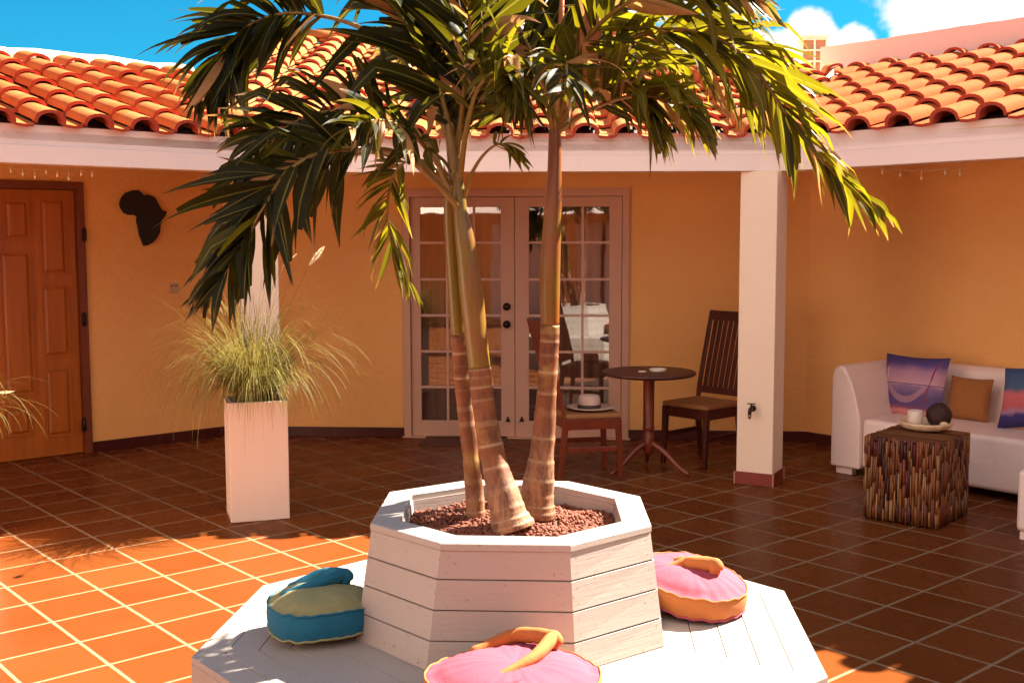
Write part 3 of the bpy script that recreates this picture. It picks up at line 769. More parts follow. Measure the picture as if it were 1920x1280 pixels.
o1 = lambda z, e: [p + (p-cen).normalized()*e + UP*(z-ZR) for p in rim]
m.loops([o1(ZR-.024, -.004), o1(ZR-.022, .006), o1(ZR-.003, .006), o1(ZR, .002), inn(ZR), inn(ZR-.02, 0)], 0, False)
m.obj('rim', M['white_wood'], PB, bevel=.0015)
# bench: five concentric boards per side with thin gaps
bo = oct_pts(1.03, ZB); bo[3] = gz(1471, 1107, ZB); bo[2] = gz(1553, 1268, ZB); bo[7] = gz(358, 1231, ZB); bo[6] = gz(492, 1097, ZB)
def brg(f, z, dz=0): return [Vector((*(a.xy.lerp(b.xy, f)), z)) for a, b in zip(bt, bo)]
m = MB(); nb = 5
for i in range(nb):
    f0 = i/nb*1.0 - .02*(i == 0); f1 = (i+1)/nb; g_ = .0028
    m.loops([brg(f0 + g_, ZB-.02), brg(f0 + g_, ZB-.002), brg(f0 + g_*1.5, ZB), brg(f1 - g_*1.5, ZB), brg(f1 - g_, ZB-.002), brg(f1 - g_, ZB-.02)], 0, False)
m.loops([brg(1-.008, ZB-.02), brg(1, ZB-.022), brg(1, ZB-.10), brg(.99, ZB-.104)], 0, False)
m.loops([brg(.985, ZB-.105), brg(.995, ZB-.11), brg(.995, ZB-.26)], 0, False); m.loops([brg(.985, ZB-.264), brg(.995, ZB-.268), brg(.995, .0)], 0, False)
m.loops([brg(-.05, ZB-.021), brg(.985, ZB-.021), brg(.98, 0)], 1, False)
m.obj('bench', [M['white_wood'], M['groove']], PB)
# gravel
m = MB(); m.face([m.add(p) for p in inn(.735, .002)]); so = m.obj('soil', M['soil'], PB)
m = MB(); rg = random.Random(3)
inpoly = [p.xy for p in inn(ZR, .012)]
def inside(x, y):
    for a, b in zip(inpoly, inpoly[1:]+inpoly[:1]):
        if (b.x-a.x)*(y-a.y) - (b.y-a.y)*(x-a.x) < 0: return False
    return True
tb = [Vector((-.115, 3.62)), Vector((-.02, 3.50)), Vector((.10, 3.62))]
cnt = 0
while cnt < 5200:
    x = rg.uniform(-.5, .5); y = PC.y + rg.uniform(-.5, .5)
    if not inside(x, y): continue
    cnt += 1
    z = .738 + .014*noise.noise(Vector((x*9, y*9, 0))) + rg.uniform(0, .010) + .012*math.exp(-((x-.02)**2+(y-3.58)**2)/.03)
    r = rg.uniform(.0035, .0065); L = r*rg.uniform(1.0, 2.1)
    ax = Vector((rg.gauss(0, 1), rg.gauss(0, 1), rg.gauss(0, .5))).normalized(); c = Vector((x, y, z))
    a = ax.orthogonal().normalized(); b = ax.cross(a); n = 5; rings = []
    for (o, q) in ((-1, .45), (-.45, 1), (.45, 1), (1, .45)):
        rings.append([c + ax*L*o + (a*math.cos(k*2*math.pi/n) + b*math.sin(k*2*math.pi/n))*r*q for k in range(n)])
    m.loops(rings, 0, True, True, True)
gr = m.obj('gravel', M['gravel'], bevel=0, origin=(PC.x, PC.y, .74)); tag(gr, 'reddish brown clay pebbles filling the octagonal planter around the palm trunks', 'gravel', kind='stuff')

# ------------------------------------------------------------------ palms
def palm(name, label, axis, radii, split, seed, rings_at, oldto):
    """axis: world points base->top; split: fraction where the ringed trunk ends and the crownshaft begins"""
    root = thing('palm_tree', label, 'palm', axis[0], 'palms in the octagonal planter')
    n = 150; P = spline(axis, n); rr = random.Random(seed)
    def rad(u):
        t = u*(len(radii)-1); k = min(int(t), len(radii)-2); t -= k; t = t*t*(3-2*t); return radii[k]*(1-t)+radii[k+1]*t
    ks = int(n*split); rs = []; tn = []
    for i in range(ks+1):
        u = i/n; r = rad(u); ring = 0
        for q in rings_at:
            d = (u - q); ring = max(ring, math.exp(-(d/.0036)**2)*(.6 + .4*math.sin(q*97))); r *= 1 + .030*math.exp(-(d/.005)**2) + .030*math.exp(-((d+.005)/.02)**2 if d < 0 else -(d/.006)**2)
        r *= 1 + .012*math.sin(i*2.7) ; rs.append(r)
        old = max(0, min(1, (oldto - u)/.12 + .5)); tn.append((old, min(1, ring*1.1)*(.95 if u < .9 else 1), 0))
    m = MB(); m.tube(P[:ks+1], rs, 20, 0, True, tn); tr = m.obj('trunk', M['trunk'], root)
    m = MB(); rs = [rad(i/n)*(1+.06*math.sin(math.pi*min(1, (i-ks)/(n-ks)*1.3))) for i in range(ks, n+1)]
    m.tube(P[ks:], rs, 20, 0, True); m.obj('crownshaft', M['shaft'], root)
    return root
def frond(root, pts, L, seed, n=26, wid=.042, droop=.5, start=.18, col=(.1, .6), deadp=.08, rad=.011, ang=(62, 24), sidew=(1, 1), plum=.45, roll=.9):
    """one feather leaf: rachis + leaflets as two meshes; leaflets leave the rachis in several planes"""
    rr = random.Random(seed); P = spline(pts, 60)
    m = MB(); m.tube(P, [rad*(1-.8*(i/60)**.9) for i in range(61)], 7, 0, True, None, True)
    fo = m.obj('frond', M['rachis'], root, origin=P[0])
    T0 = (P[1]-P[0]).normalized(); S = T0.cross(UP); S = S.normalized() if S.length > .1 else Vector((0, 1, 0)); SS = []
    for k in range(61):
        T_ = (P[min(k+1, 60)] - P[max(k-1, 0)]).normalized(); S = (S - T_*S.dot(T_)).normalized(); SS.append((T_, S.copy()))
    m = MB(); m.keepn = True
    for i in range(n):
        u0 = start + (1-start)*(i+.5)/n
        for sd in (-1, 1):
            if rr.random() > sidew[0 if sd < 0 else 1]: continue
            u = min(.999, u0 + rr.uniform(-.6, .6)/n*(1-start)); k = min(59, int(u*60)); p = P[k].lerp(P[k+1], u*60-k)
            T_, S = SS[k]; N = S.cross(T_).normalized()
            if N.z < 0: N = -N
            uu = max(0.0, (u-start)/(1-start))
            rl = roll*sd*(1 if S.cross(T_).z > 0 else 1) + plum*rr.gauss(0, 1)
            lat = (S*sd*math.cos(rl) + N*math.sin(rl)) if sd > 0 else (S*sd*math.cos(rl) + N*math.sin(rl))
            a = R(ang[0] + (ang[1]-ang[0])*uu**.9 + rr.uniform(-10, 10))
            d = (T_*math.cos(a) + lat*math.sin(a)).normalized()
            ll = L*(.62 + .42*math.sin(math.pi*min(1, uu*.9+.12)))*(1-.30*uu**3)*rr.uniform(.75, 1.15)
            w = wid*(.75+.35*math.sin(math.pi*min(1, uu+.1)))*rr.uniform(.6, 1.2)*.5
            nrm = d.cross(T_.cross(d)).normalized() if rr.random() < 0 else (N*rr.uniform(.3, 1) + S*rr.uniform(-.8, .8) + T_*rr.uniform(-.4, .4)).normalized()
            g = droop*rr.uniform(.25, 1.5); seg = 9; q = p.copy(); dd = d.copy(); curl = rr.gauss(0, .25); tw = rr.gauss(0, .6)
            base = min(1, rr.uniform(*col) + (.3 if rr.random() < .07 else 0)); dead = rr.random() < deadp; tipdead = rr.random() < .5
            kink = rr.uniform(.3, .75) if rr.random() < .28 else 9; prev = None
            fray = rr.random() < .45
            for s in range(seg+1):
                f = s/seg
                ws = w*(.3 + .7*math.sin(min(1, f/.30)*math.pi/2))*(1 if f < .42 else max(.04, 1-((f-.42)/.58)**1.35))
                side = dd.cross(nrm).normalized(); nn = side.cross(dd).normalized(); fold = .55*ws*(1-.5*f)
                cur = [m.add(q + side*ws + nn*fold), m.add(q), m.add(q - side*ws + nn*fold)]
                if prev:
                    t1 = 1.0 if dead else (max(0, (f-.84)/.16) if tipdead else 0); t0 = 1.0 if dead else (max(0, (f-1/seg-.84)/.16) if tipdead else 0)
                    c0 = (base, t0, 1); c1 = (base, t1, 1); m0 = (base, t0, 0); m1 = (base, t1, 0)
                    m.face([prev[0], prev[1], cur[1], cur[0]], 0, True, [c0, m0, m1, c1])
                    if not (fray and f > .80): m.face([prev[1], prev[2], cur[2], cur[1]], 0, True, [m0, c0, c1, m1])
                prev = cur
                if s < seg:
                    dd = (dd - UP*(g/seg)*(.35 + 2.2*f*f)*(1 if f <= kink else 1) - (UP*.9 if abs(f-kink) < .5/seg else Vector((0, 0, 0))) + side*curl/seg).normalized(); q = q + dd*(ll/seg)
                    nrm = (nrm + side*tw/seg).normalized()
    m.obj('leaflets', M['leaf'], fo, origin=P[0])
    return fo
def pts3(l): return [at(x, y, Y) for x, y, Y in l]

P1 = palm('p1', 'thin back palm trunk on the left of the three in the planter', pts3([(893, 990, 3.72), (890, 930, 3.72), (881, 840, 3.72), (869, 740, 3.72), (861, 640, 3.71), (852, 520, 3.70), (845, 400, 3.68), (846, 330, 3.66)]),
          [.034, .031, .027, .026, .025, .023, .022, .018], .59, 1, [.04, .08, .13, .19, .25, .31, .35, .39, .44, .475, .505, .54, .57, .588], .16)
P2 = palm('p2', 'leaning front palm trunk in the planter with a thick pale base and olive crownshaft', pts3([(962, 992, 3.52), (950, 950, 3.53), (925, 860, 3.56), (907, 760, 3.58), (897, 670, 3.59), (886, 570, 3.60), (873, 460, 3.60), (862, 385, 3.60), (858, 320, 3.60)]),
          [.072, .055, .041, .036, .035, .036, .030, .022, .015], .475, 2, [.03, .075, .12, .17, .225, .28, .33, .385, .42, .445, .47], .20)
P3 = palm('p3', 'tallest palm in the planter, its straight trunk right of the other two', pts3([(1004, 968, 3.66), (1008, 920, 3.66), (1018, 830, 3.66), (1026, 720, 3.66), (1031, 620, 3.66), (1031, 520, 3.66), (1036, 400, 3.66), (1040, 300, 3.66), (1040, 215, 3.66)]),
          [.064, .053, .038, .031, .030, .032, .027, .022, .018], .515, 3, [.03, .065, .11, .16, .205, .26, .31, .355, .40, .44, .475, .495, .512], .27)

# crown of the two left palms
SHADE_TINT = (0, .28)  # low tint range paints shade into most fronds of the left palms
frond(P2, pts3([(862, 400, 3.6), (843, 369, 3.56), (761, 294, 3.46), (686, 280, 3.36), (611, 285, 3.28), (541, 320, 3.2), (497, 385, 3.15), (455, 455, 3.1), (412, 530, 3.07)]), .33, 11, 38, .046, .7, .34, SHADE_TINT, .03, .013, (60, 18), (.55, 1), .5, .8)
frond(P1, pts3([(848, 385, 3.68), (820, 330, 3.66), (745, 290, 3.6), (660, 290, 3.5), (575, 325, 3.42), (500, 395, 3.36), (440, 480, 3.32), (388, 565, 3.3)]), .27, 48, 28, .040, .7, .45, SHADE_TINT, .05, .011, (58, 18), (.45, 1), .5, .8)
frond(P2, pts3([(858, 360, 3.62), (830, 230, 3.66), (741, 95, 3.72), (681, 55, 3.74), (611, 32, 3.76), (530, 26, 3.74), (462, 52, 3.72), (418, 110, 3.70), (395, 180, 3.68)]), .32, 12, 44, .040, .8, .50, SHADE_TINT, .06, .012, (62, 18), (1, 1), .4, .75)
frond(P1, pts3([(848, 360, 3.68), (800, 265, 3.7), (720, 215, 3.68), (640, 205, 3.62), (560, 225, 3.56), (500, 270, 3.52), (450, 330, 3.45)]), .29, 13, 32, .044, .6, .30, SHADE_TINT, .06, .011, (62, 22), (1, 1), .5, .9)
frond(P1, pts3([(846, 370, 3.66), (815, 315, 3.66), (768, 300, 3.68), (736, 335, 3.72), (727, 400, 3.75), (742, 480, 3.78), (782, 555, 3.8)]), .19, 14, 36, .022, .45, .36, (.35, .95), .08, .008, (50, 12), (1, .35), .35, -.9)
frond(P2, pts3([(858, 350, 3.62), (838, 220, 3.62), (800, 90, 3.6), (740, -30, 3.55), (650, -120, 3.5)]), .42, 15, 30, .054, .35, .22, SHADE_TINT, .05, .012, (55, 22), (1, 1), .4, .9)
frond(P1, pts3([(850, 340, 3.68), (850, 200, 3.78), (835, 60, 3.85), (800, -60, 3.9)]), .40, 16, 28, .052, .4, .18, (0, .35), .08, .011, (50, 22), (1, 1), .4, .9)
frond(P2, pts3([(862, 345, 3.6), (875, 240, 3.54), (897, 165, 3.46), (930, 138, 3.38), (965, 150, 3.30), (985, 200, 3.24)]), .25, 17, 24, .032, .9, .26, (.15, .75), .05, .010, (62, 22), (1, 1), .5, .6)
frond(P1, pts3([(852, 350, 3.7), (880, 230, 3.85), (900, 120, 3.98), (900, 20, 4.08), (880, -60, 4.15)]), .36, 18, 26, .044, .5, .2, (0, .45), .08, .010)
frond(P2, pts3([(864, 390, 3.6), (885, 325, 3.58), (912, 285, 3.55), (940, 270, 3.5), (965, 290, 3.46)]), .14, 19, 9, .016, .8, .6, (.4, .9), .3, .008, (45, 18))
frond(P1, pts3([(846, 360, 3.66), (815, 300, 3.5), (765, 245, 3.3), (710, 225, 3.1), (660, 240, 2.98)]), .22, 20, 20, .040, .8, .3, (0, .45), .12, .010, (62, 25), (1, 1), .6, .7)
frond(P1, pts3([(848, 340, 3.68), (830, 180, 3.95), (790, 50, 4.15), (720, -40, 4.3), (640, -80, 4.4)]), .38, 41, 26, .050, .5, .2, SHADE_TINT, .12, .011)
frond(P1, pts3([(850, 340, 3.68), (870, 170, 3.6), (880, 40, 3.5), (870, -60, 3.4)]), .38, 47, 26, .050, .4, .2, (0, .4), .1, .011)
# crown of the right palm, mostly lighter tints that paint it sunlit
frond(P3, pts3([(1040, 250, 3.66), (1065, 175, 3.63), (1118, 112, 3.60), (1190, 70, 3.56), (1262, 56, 3.50), (1330, 66, 3.46), (1395, 105, 3.42), (1445, 170, 3.40), (1495, 245, 3.38), (1558, 318, 3.36), (1632, 388, 3.34)]), .31, 21, 48, .036, .45, .13, (.3, 1.0), .05, .013, (52, 14), (1, 1), .45, .9)
frond(P3, pts3([(1042, 240, 3.66), (1080, 120, 3.7), (1170, 20, 3.76), (1290, -50, 3.8), (1400, -75, 3.82), (1500, -45, 3.82)]), .26, 22, 30, .036, .6, .2, (.2, .9), .05, .012, (55, 20), (1, 1), .4, .8)
frond(P3, pts3([(1042, 240, 3.66), (1085, 185, 3.62), (1140, 160, 3.56), (1190, 170, 3.50), (1220, 205, 3.46), (1235, 245, 3.42)]), .25, 23, 22, .038, .9, .2, (.2, .8), .10, .011, (60, 22), (1, 1), .5, .6)
frond(P3, pts3([(1038, 250, 3.66), (1020, 165, 3.58), (990, 125, 3.48), (968, 140, 3.38), (962, 195, 3.3)]), .25, 24, 22, .032, 1.1, .2, (.1, .7), .08, .010, (60, 22), (1, 1), .5, .4)
frond(P3, pts3([(1040, 240, 3.66), (1050, 155, 3.5), (1060, 120, 3.36), (1062, 140, 3.2), (1055, 185, 3.1)]), .20, 25, 16, .026, 1.1, .25, (.1, .6), .10, .010, (62, 24), (1, 1), .5, .3)
frond(P3, pts3([(1040, 240, 3.66), (1050, 120, 3.76), (1070, 10, 3.84), (1110, -90, 3.9)]), .36, 26, 26, .052, .3, .15, (.2, .8), .16, .012, (45, 20))
frond(P3, pts3([(1042, 240, 3.66), (1100, 165, 3.8), (1190, 110, 3.98), (1290, 105, 4.12), (1370, 145, 4.22), (1430, 215, 4.3)]), .30, 27, 32, .038, .6, .18, (.35, 1.0), .08, .011, (55, 20))
frond(P3, pts3([(1042, 250, 3.66), (1110, 205, 3.6), (1190, 180, 3.5), (1265, 195, 3.42), (1325, 245, 3.36)]), .21, 28, 22, .034, .8, .3, (.3, .9), .14, .010, (55, 22), (1, 1), .5, .7)
frond(P3, pts3([(1042, 240, 3.66), (1065, 130, 3.62), (1130, 40, 3.52), (1230, -20, 3.44), (1330, -30, 3.36), (1410, 0, 3.3)]), .29, 29, 28, .042, .5, .15, (.25, .85), .06, .012, (55, 20))
frond(P3, pts3([(1040, 240, 3.66), (1010, 130, 3.76), (965, 40, 3.86), (900, -30, 3.94), (820, -60, 4.0)]), .36, 30, 26, .046, .5, .2, (.05, .55), .1, .011)
frond(P3, pts3([(1042, 245, 3.66), (1120, 150, 3.95), (1240, 80, 4.2), (1360, 80, 4.4), (1455, 140, 4.55), (1515, 210, 4.65)]), .29, 31, 30, .036, .6, .25, (.4, 1.0), .08, .011, (55, 20))
# a dry, folded old leaflet sheath standing among the fronds
for x0, x1, y1 in ((1112, 1118, 2), (1102, 1104, 20)):
    m = MB(); pp = pts3([(x0-14, 185, 3.6), (x0-4, 120, 3.58), (x0, 60, 3.56), (x1, y1, 3.55)]); m.tube(pp, [.006, .022, .027, .010], 8, 0, True, None, True, .25, (0, 1, 0)); m.obj('dry_sheath', M['dry'], P3)
# spear and dead sheath
m = MB(); m.tube(pts3([(1040, 260, 3.66), (1046, 150, 3.66), (1052, 40, 3.66), (1056, -60, 3.66)]), [.02, .015, .010, .004], 8, 0, True); m.obj('spear_leaf', M['dry'], P3)

# ------------------------------------------------------------------ flip-flop floor cushions
def cushion(name, label, c, ang, lx, ly, h, mt, mband, tilt=(0, 0), taper=.16, strap=None, seed=0, arms=(1, 1)):
    root = thing(name, label, 'cushion', c, 'flip-flop shaped cushions on the planter bench')
    Rm = Matrix.Rotation(R(ang), 3, 'Z') @ Matrix.Rotation(R(tilt[0]), 3, 'X') @ Matrix.Rotation(R(tilt[1]), 3, 'Y')
    n = 72; rr = random.Random(seed)
    def outl(s, z):
        o = []
        for k in range(n):
            a = 2*math.pi*k/n; ca, sa = math.cos(a), math.sin(a); e = .80
            x = abs(ca)**e*(1 if ca > 0 else -1); y = abs(sa)**e*(1 if sa > 0 else -1)
            y *= 1 - taper*x; o.append((x*lx/2*s, y*ly/2*s, z))
        return o
    def bump_(p, k): return .007*noise.noise(Vector((p[0]*11+seed, p[1]*11, p[2]*9))) + .004*noise.noise(Vector((p[0]*34, p[1]*34+seed, 1))) + .0022*math.sin(math.atan2(p[1], p[0])*23+seed)*min(1, (p[0]**2+p[1]**2)*40)
    def W(p, b=True):
        q = Vector(p); 
        if b: q.z += bump_(p, 0)
        return Vector(c) + Rm @ q
    zb0, zb1 = h*.20, h*.72
    def crown(s, top):
        a = (1 - s**3.2)
        return a*(h-zb1) if top else a*zb0
    m = MB(); m.loops([[W(p) for p in outl(s, zb1 + crown(s, True) - .006*math.exp(-((s-.9)/.05)**2))] for s in (1, .985, .95, .9, .84, .74, .62, .48, .32, .16, .03)], 0, True, False, True); m.obj('top', mt, root)
    m = MB(); m.loops([[W(p) for p in outl(s, zb0 - crown(s, False))] for s in (1, .97, .9, .8, .6, .35, .05)], 0, True, False, True); m.obj('underside', mt, root)
    m = MB(); m.loops([[W(p) for p in outl(1 + .035*math.sin(math.pi*f), zb0 + (zb1-zb0)*f)] for f in (0, .08, .3, .55, .8, .93, 1)], 0, True); m.obj('side_band', mband, root)
    for z in (zb0, zb1):
        m = MB(); q = [W(p) for p in outl(1.012, z)]; m.tube(q + [q[0], q[1]], .0035, 6, 0, False); m.obj('piping', mband if z == zb1 else mt, root)
    if strap:
        # two padded arms meet at the toe post; positions relative to the cushion centre
        (ax, ay), ends = strap; zt = h
        for k_, (ex, ey) in enumerate(ends):
            e = Vector((ex, ey, zt-.022)); a0 = Vector((ax, ay, zt+.016)); dv = Vector((ex-ax, ey-ay, 0)); pv = Vector((-dv.y, dv.x, 0))*(.12 if k_ else -.22)
            mid = (a0+e)/2 + pv + UP*.010; pp = spline([a0 - UP*.012 - dv*.04, a0, mid, e, e + dv*.08 - UP*.024], 26)
            m = MB(); m.tube([Vector(c) + p for p in pp], [.017 + .008*math.sin(math.pi*min(1, (i+3)/20)) + .0015*math.sin(i*2.3) if i < 20 else .021 - .001*(i-20) for i in range(27)], 12, 0, True, None, True, .8)
            m.obj('strap', mband, root, subsurf=1)
        m = MB(); m.tube([Vector(c) + Vector((ax, ay, zt-.03)), Vector(c) + Vector((ax, ay, zt+.018)), Vector(c) + Vector((ax, ay, zt+.030))], [.018, .026, .014], 12); m.obj('toe_post', mband, root, subsurf=1)
    return root
cushion('flip_flop_cushion', 'teal and pale green flip-flop cushion left of the white planter', (-.615, 3.50, ZB+.004), 18, .33, .30, .150, M['lime'], M['teal'], (0, 0), .10, ((.065, .075), ((-.10, .075), (-.105, -.005))), 4)
cushion('flip_flop_cushion', 'pink and orange flip-flop cushion in front of the planter at the bottom edge', (.004, 2.905, ZB+.004), 42, .44, .43, .135, M['pink'], M['orange'], (0, 0), .05, ((.105, .125), ((-.10, .135), (-.055, -.085))), 9)
cushion('flip_flop_cushion', 'pink and orange flip-flop cushion right of the planter leaning against it', (.600, 3.765, ZB+.016), -52, .40, .34, .130, M['pink'], M['orange'], (0, 8), .12, ((.085, -.055), ((-.09, -.015), (-.055, .10))), 15)

# ------------------------------------------------------------------ tall pots with grass
def pot(c0, c1, depthn, h, label):
    u = (c1-c0).normalized(); w = (c1-c0).length; F = (c0, u, depthn, UP)
    r = thing('tall_pot', label, 'plant pot', c0 + u*w/2 + depthn*w/2, 'tall square pots'); m = MB(); t = .025
    m.bx(0, w, 0, t, .002, h, 0, F); m.bx(0, w, w-t, w, .002, h, 0, F); m.bx(0, t, t, w-t, .002, h, 0, F); m.bx(w-t, w, t, w-t, .002, h, 0, F); m.bx(t, w-t, t, w-t, .004, h-.04, 1, F)
    m.obj('body', [M['pot'], M['soil']], r, bevel=.004); return r
g0 = gz(433.5, 981); un = dr(18.5); g1 = g0 + un*.347; dn = Vector((-un.y, un.x, 0))
pot(g0, g1, dn, .722, 'tall square cream pot holding ornamental grass, in front of the left pillar')
pc = g0 + un*.17 + dn*.17
def grass(label, c, n, hz, spread, seed, plumes, lean=(0, 0)):
    r = thing('ornamental_grass', label, 'ornamental grass', c, 'fountain grasses in tall pots'); m = MB(); m.keepn = True; rr = random.Random(seed)
    for i in range(n):
        a = rr.uniform(0, 2*math.pi); rad = .10*math.sqrt(rr.random()); b = Vector(c) + Vector((rad*math.cos(a), rad*math.sin(a), 0))
        L = hz*(.42 + .72*rr.random()**1.8); o = rr.gauss(0, .5); a2 = a + o
        out = rr.uniform(.03, 1.0)**.8*spread; d = (UP + Vector((math.cos(a2), math.sin(a2), 0))*out*.75 + Vector((lean[0], lean[1], 0))).normalized()
        g = rr.uniform(1.0, 4.6); w = rr.uniform(.0012, .0026); q = b.copy(); side = Vector((-math.sin(a2), math.cos(a2), 0)); side = (side + Vector((rr.uniform(-.6, .6), rr.uniform(-.6, .6), 0))).normalized()
        prev = None; tint = rr.random()**1.2; wv = rr.uniform(-.25, .25)
        for s in range(12):
            f = s/11; ws = w*(1-f**2*.85); cur = [m.add(q - side*ws), m.add(q + side*ws)]
            if prev: m.face([prev[0], prev[1], cur[1], cur[0]], 0, True, (min(1, tint*(.75+.5*f)), 0, 0))
            prev = cur; d = (d - UP*g/11*(.35+1.4*f) + side*wv/11).normalized(); q = q + d*L/11
    m.obj('blades', M['grassblade'], r, origin=c)
    for (pa, pb, pr) in plumes:
        P = spline([c, Vector(c).lerp(pa, .6) + UP*.05, pa], 10); mm = MB(); mm.tube(P, .0009, 5); st = mm.obj('plume_stalk', M['rachis'], r)
        mm = MB(); ax = (pb-pa); L = ax.length; ax.normalize(); s1 = ax.orthogonal().normalized(); s2 = ax.cross(s1)
        for k in range(620):
            f = rr.random(); p = pa + ax*L*f; an = rr.uniform(0, 6.28); rd = (s1*math.cos(an) + s2*math.sin(an)); ln = pr*rr.uniform(.7, 1.3)*math.sin(math.pi*min(1, f*.85+.12))
            e = p + rd*ln*.75 + ax*ln*.9; sd = rd.cross(ax)*.0013; mm.poly([p - sd, p + sd, e])
        mm.tube([pa, pb], [.003, .001], 6); mm.obj('plume', M['plume'], st)
    return r
gc = Vector((pc.x, pc.y, .70))
grass('fountain grass with green and straw blades spilling over the pot before the left pillar', gc, 1800, .86, .88, 5,
      [(at(580, 497, 6.35), at(608, 462, 6.35), .024), (at(492, 504, 6.85), at(503, 488, 6.85), .006), (at(530, 500, 6.9), at(556, 476, 6.9), .006)])
# second pot just beyond the left frame edge
k0 = Vector((-3.24, 5.95, 0)); pot(k0, k0 + dr(14)*.34, dr(104), .70, 'tall square cream pot at the left edge of the terrace near the wooden door')
grass('straw coloured fountain grass reaching in at the left edge of the photo', (k0.x + .14, k0.y + .2, .68), 120, .54, 1.4, 8, [(at(-12, 737, 5.9), at(27, 733, 5.85), .012)], (.12, 0))

# ------------------------------------------------------------------ bistro set
tc = Vector((.985, 8.0, 0))
bt_ = thing('bistro_table', 'round woven-top wooden table on a turned pedestal between the two dark chairs', 'table', tc)
m = MB(); m.lathe(tc, [(.02, .706), (.30, .706), (.325, .712), (.337, .722), (.337, .733), (.330, .738), (.30, .7385), (.01, .7385)], 48); m.obj('tabletop', M['weave'], bt_)
m = MB(); m.lathe(tc, [(.055, .705), (.05, .69), (.041, .66), (.040, .34), (.045, .33), (.038, .315), (.028, .30), (.042, .28), (.045, .20), (.032, .15), (.015, .12)], 20); m.obj('pedestal', M['teak_light'], bt_)
for a in (-150, -35, 85):
    d = dr(a); m = MB(); P = spline([tc + d*.02 + UP*.22, tc + d*.12 + UP*.17, tc + d*.24 + UP*.07, tc + d*.33 + UP*.016], 12); m.tube(P, [.024-.0008*i for i in range(13)], 8, 0, True, None, True); m.obj('foot', M['teak_light'], bt_)
def chair(c, ang, label, hb=1.13, w=.43, dp=.42, slats=7, seatm='seat_tan', wood_='teak'):
    """ang: direction the sitter faces"""
    f, s = dr(ang), dr(ang+90); F = (Vector(c), f, s, UP)
    r = thing('wooden_chair', label, 'chair', c, 'high-back wooden chairs at the round table')
    m = MB(); m.bx(-dp/2, dp/2, -w/2, w/2, .435, .47, 0, F); m.obj('seat', M[seatm], r, bevel=.014, seg=3)
    m = MB(); m.bx(-dp/2+.02, dp/2-.02, -w/2+.01, -w/2+.032, .36, .434, 0, F); m.bx(-dp/2+.02, dp/2-.02, w/2-.032, w/2-.01, .36, .434, 0, F)
    m.bx(dp/2-.034, dp/2-.012, -w/2+.04, w/2-.04, .36, .434, 0, F); m.bx(-dp/2+.012, -dp/2+.034, -w/2+.04, w/2-.04, .36, .434, 0, F)
    m.bx(-dp/2+.03, dp/2-.03, -w/2+.014, -w/2+.032, .2, .235, 0, F); m.bx(-dp/2+.03, dp/2-.03, w/2-.032, w/2-.014, .2, .235, 0, F); m.obj('seat_frame', M[wood_], r, bevel=.003)
    for sx in (dp/2-.022, -dp/2+.022):
        for sy in (-w/2+.022, w/2-.022):
            m = MB(); o = Vector(c); tp_ = o + f*sx + s*sy + UP*.434; ft = o + f*(sx + (.02 if sx > 0 else -.05)) + s*sy
            m.loops([[ft + f*a*.015 + s*b*.015 for a, b in ((-1, -1), (1, -1), (1, 1), (-1, 1))], [tp_ + f*a*.021 + s*b*.021 for a, b in ((-1, -1), (1, -1), (1, 1), (-1, 1))]], 0, False, True, True); m.obj('leg', M[wood_], r, bevel=.003)
    bk = lambda z: -dp/2 + .01 - .17*max(0, (z-.45)/(hb-.45))**1.1
    def bp(y, z, d=0): return Vector(c) + f*(bk(z)+d) + s*y + UP*z
    wt = w/2 - .015
    m = MB()
    for sy in (-1, 1):
        rings = [[bp(sy*wt*(1-.0*z)+a*.016, z, b*.012) for a, b in ((-1, -1), (1, -1), (1, 1), (-1, 1))] for z in (.40, .55, .7, .85, 1.0, hb)]
        m.loops(rings, 0, False, True, True)
    for z0, z1 in ((hb-.075, hb-.002), (.50, .55)):
        m.loops([[bp(sy*(wt-.016), z, b*.011) for z, b in ((z0, -1), (z1, -1), (z1, 1), (z0, 1))] for sy in (-1, 1)], 0, False, True, True)
    bo_ = m.obj('backrest', M[wood_], r, bevel=.003)
    for i in range(slats):
        y = -wt + .03 + (2*wt-.06)*(i+.5)/slats; m = MB(); sw = (2*wt-.06)/slats*.36
        m.loops([[bp(y+a*sw, z, b*.006) for a, b in ((-1, -1), (1, -1), (1, 1), (-1, 1))] for z in (.548, .7, .85, 1.0, hb-.073)], 0, False, True, True); m.obj('slat', M[wood_], bo_)
    return r
chair((1.43, 8.36, 0), 222, 'dark slatted high-back chair with tan seat behind the right pillar')
chair((.52, 7.93, 0), 12, 'dark high-back chair behind the palm trunks with a sun hat on its seat', 1.12, .43, .42, 6, 'seat_tan', 'teak_light')
# hat
hc = Vector((.56, 7.92, .472))
ht_ = thing('sun_hat', 'pale sun hat with a dark band lying on the chair seat behind the palm', 'hat', hc)
m = MB(); m.lathe(hc, [(.005, .004), (.10, .006), (.155, .014), (.172, .022), (.168, .026), (.10, .012), (.075, .014)], 32, capt=False, capb=True)
m.obj('brim', M['straw'], ht_)
m = MB(); m.lathe(hc + Vector((-.01, 0, 0)), [(.078, .010), (.080, .05), (.078, .085), (.065, .105), (.03, .108), (.005, .102)], 28); m.obj('crown', M['straw'], ht_)
m = MB(); m.lathe(hc + Vector((-.01, 0, 0)), [(.0835, .010), (.0845, .038), (.080, .040)], 28, capb=False, capt=False); m.obj('hat_band', M['hatband'], ht_)
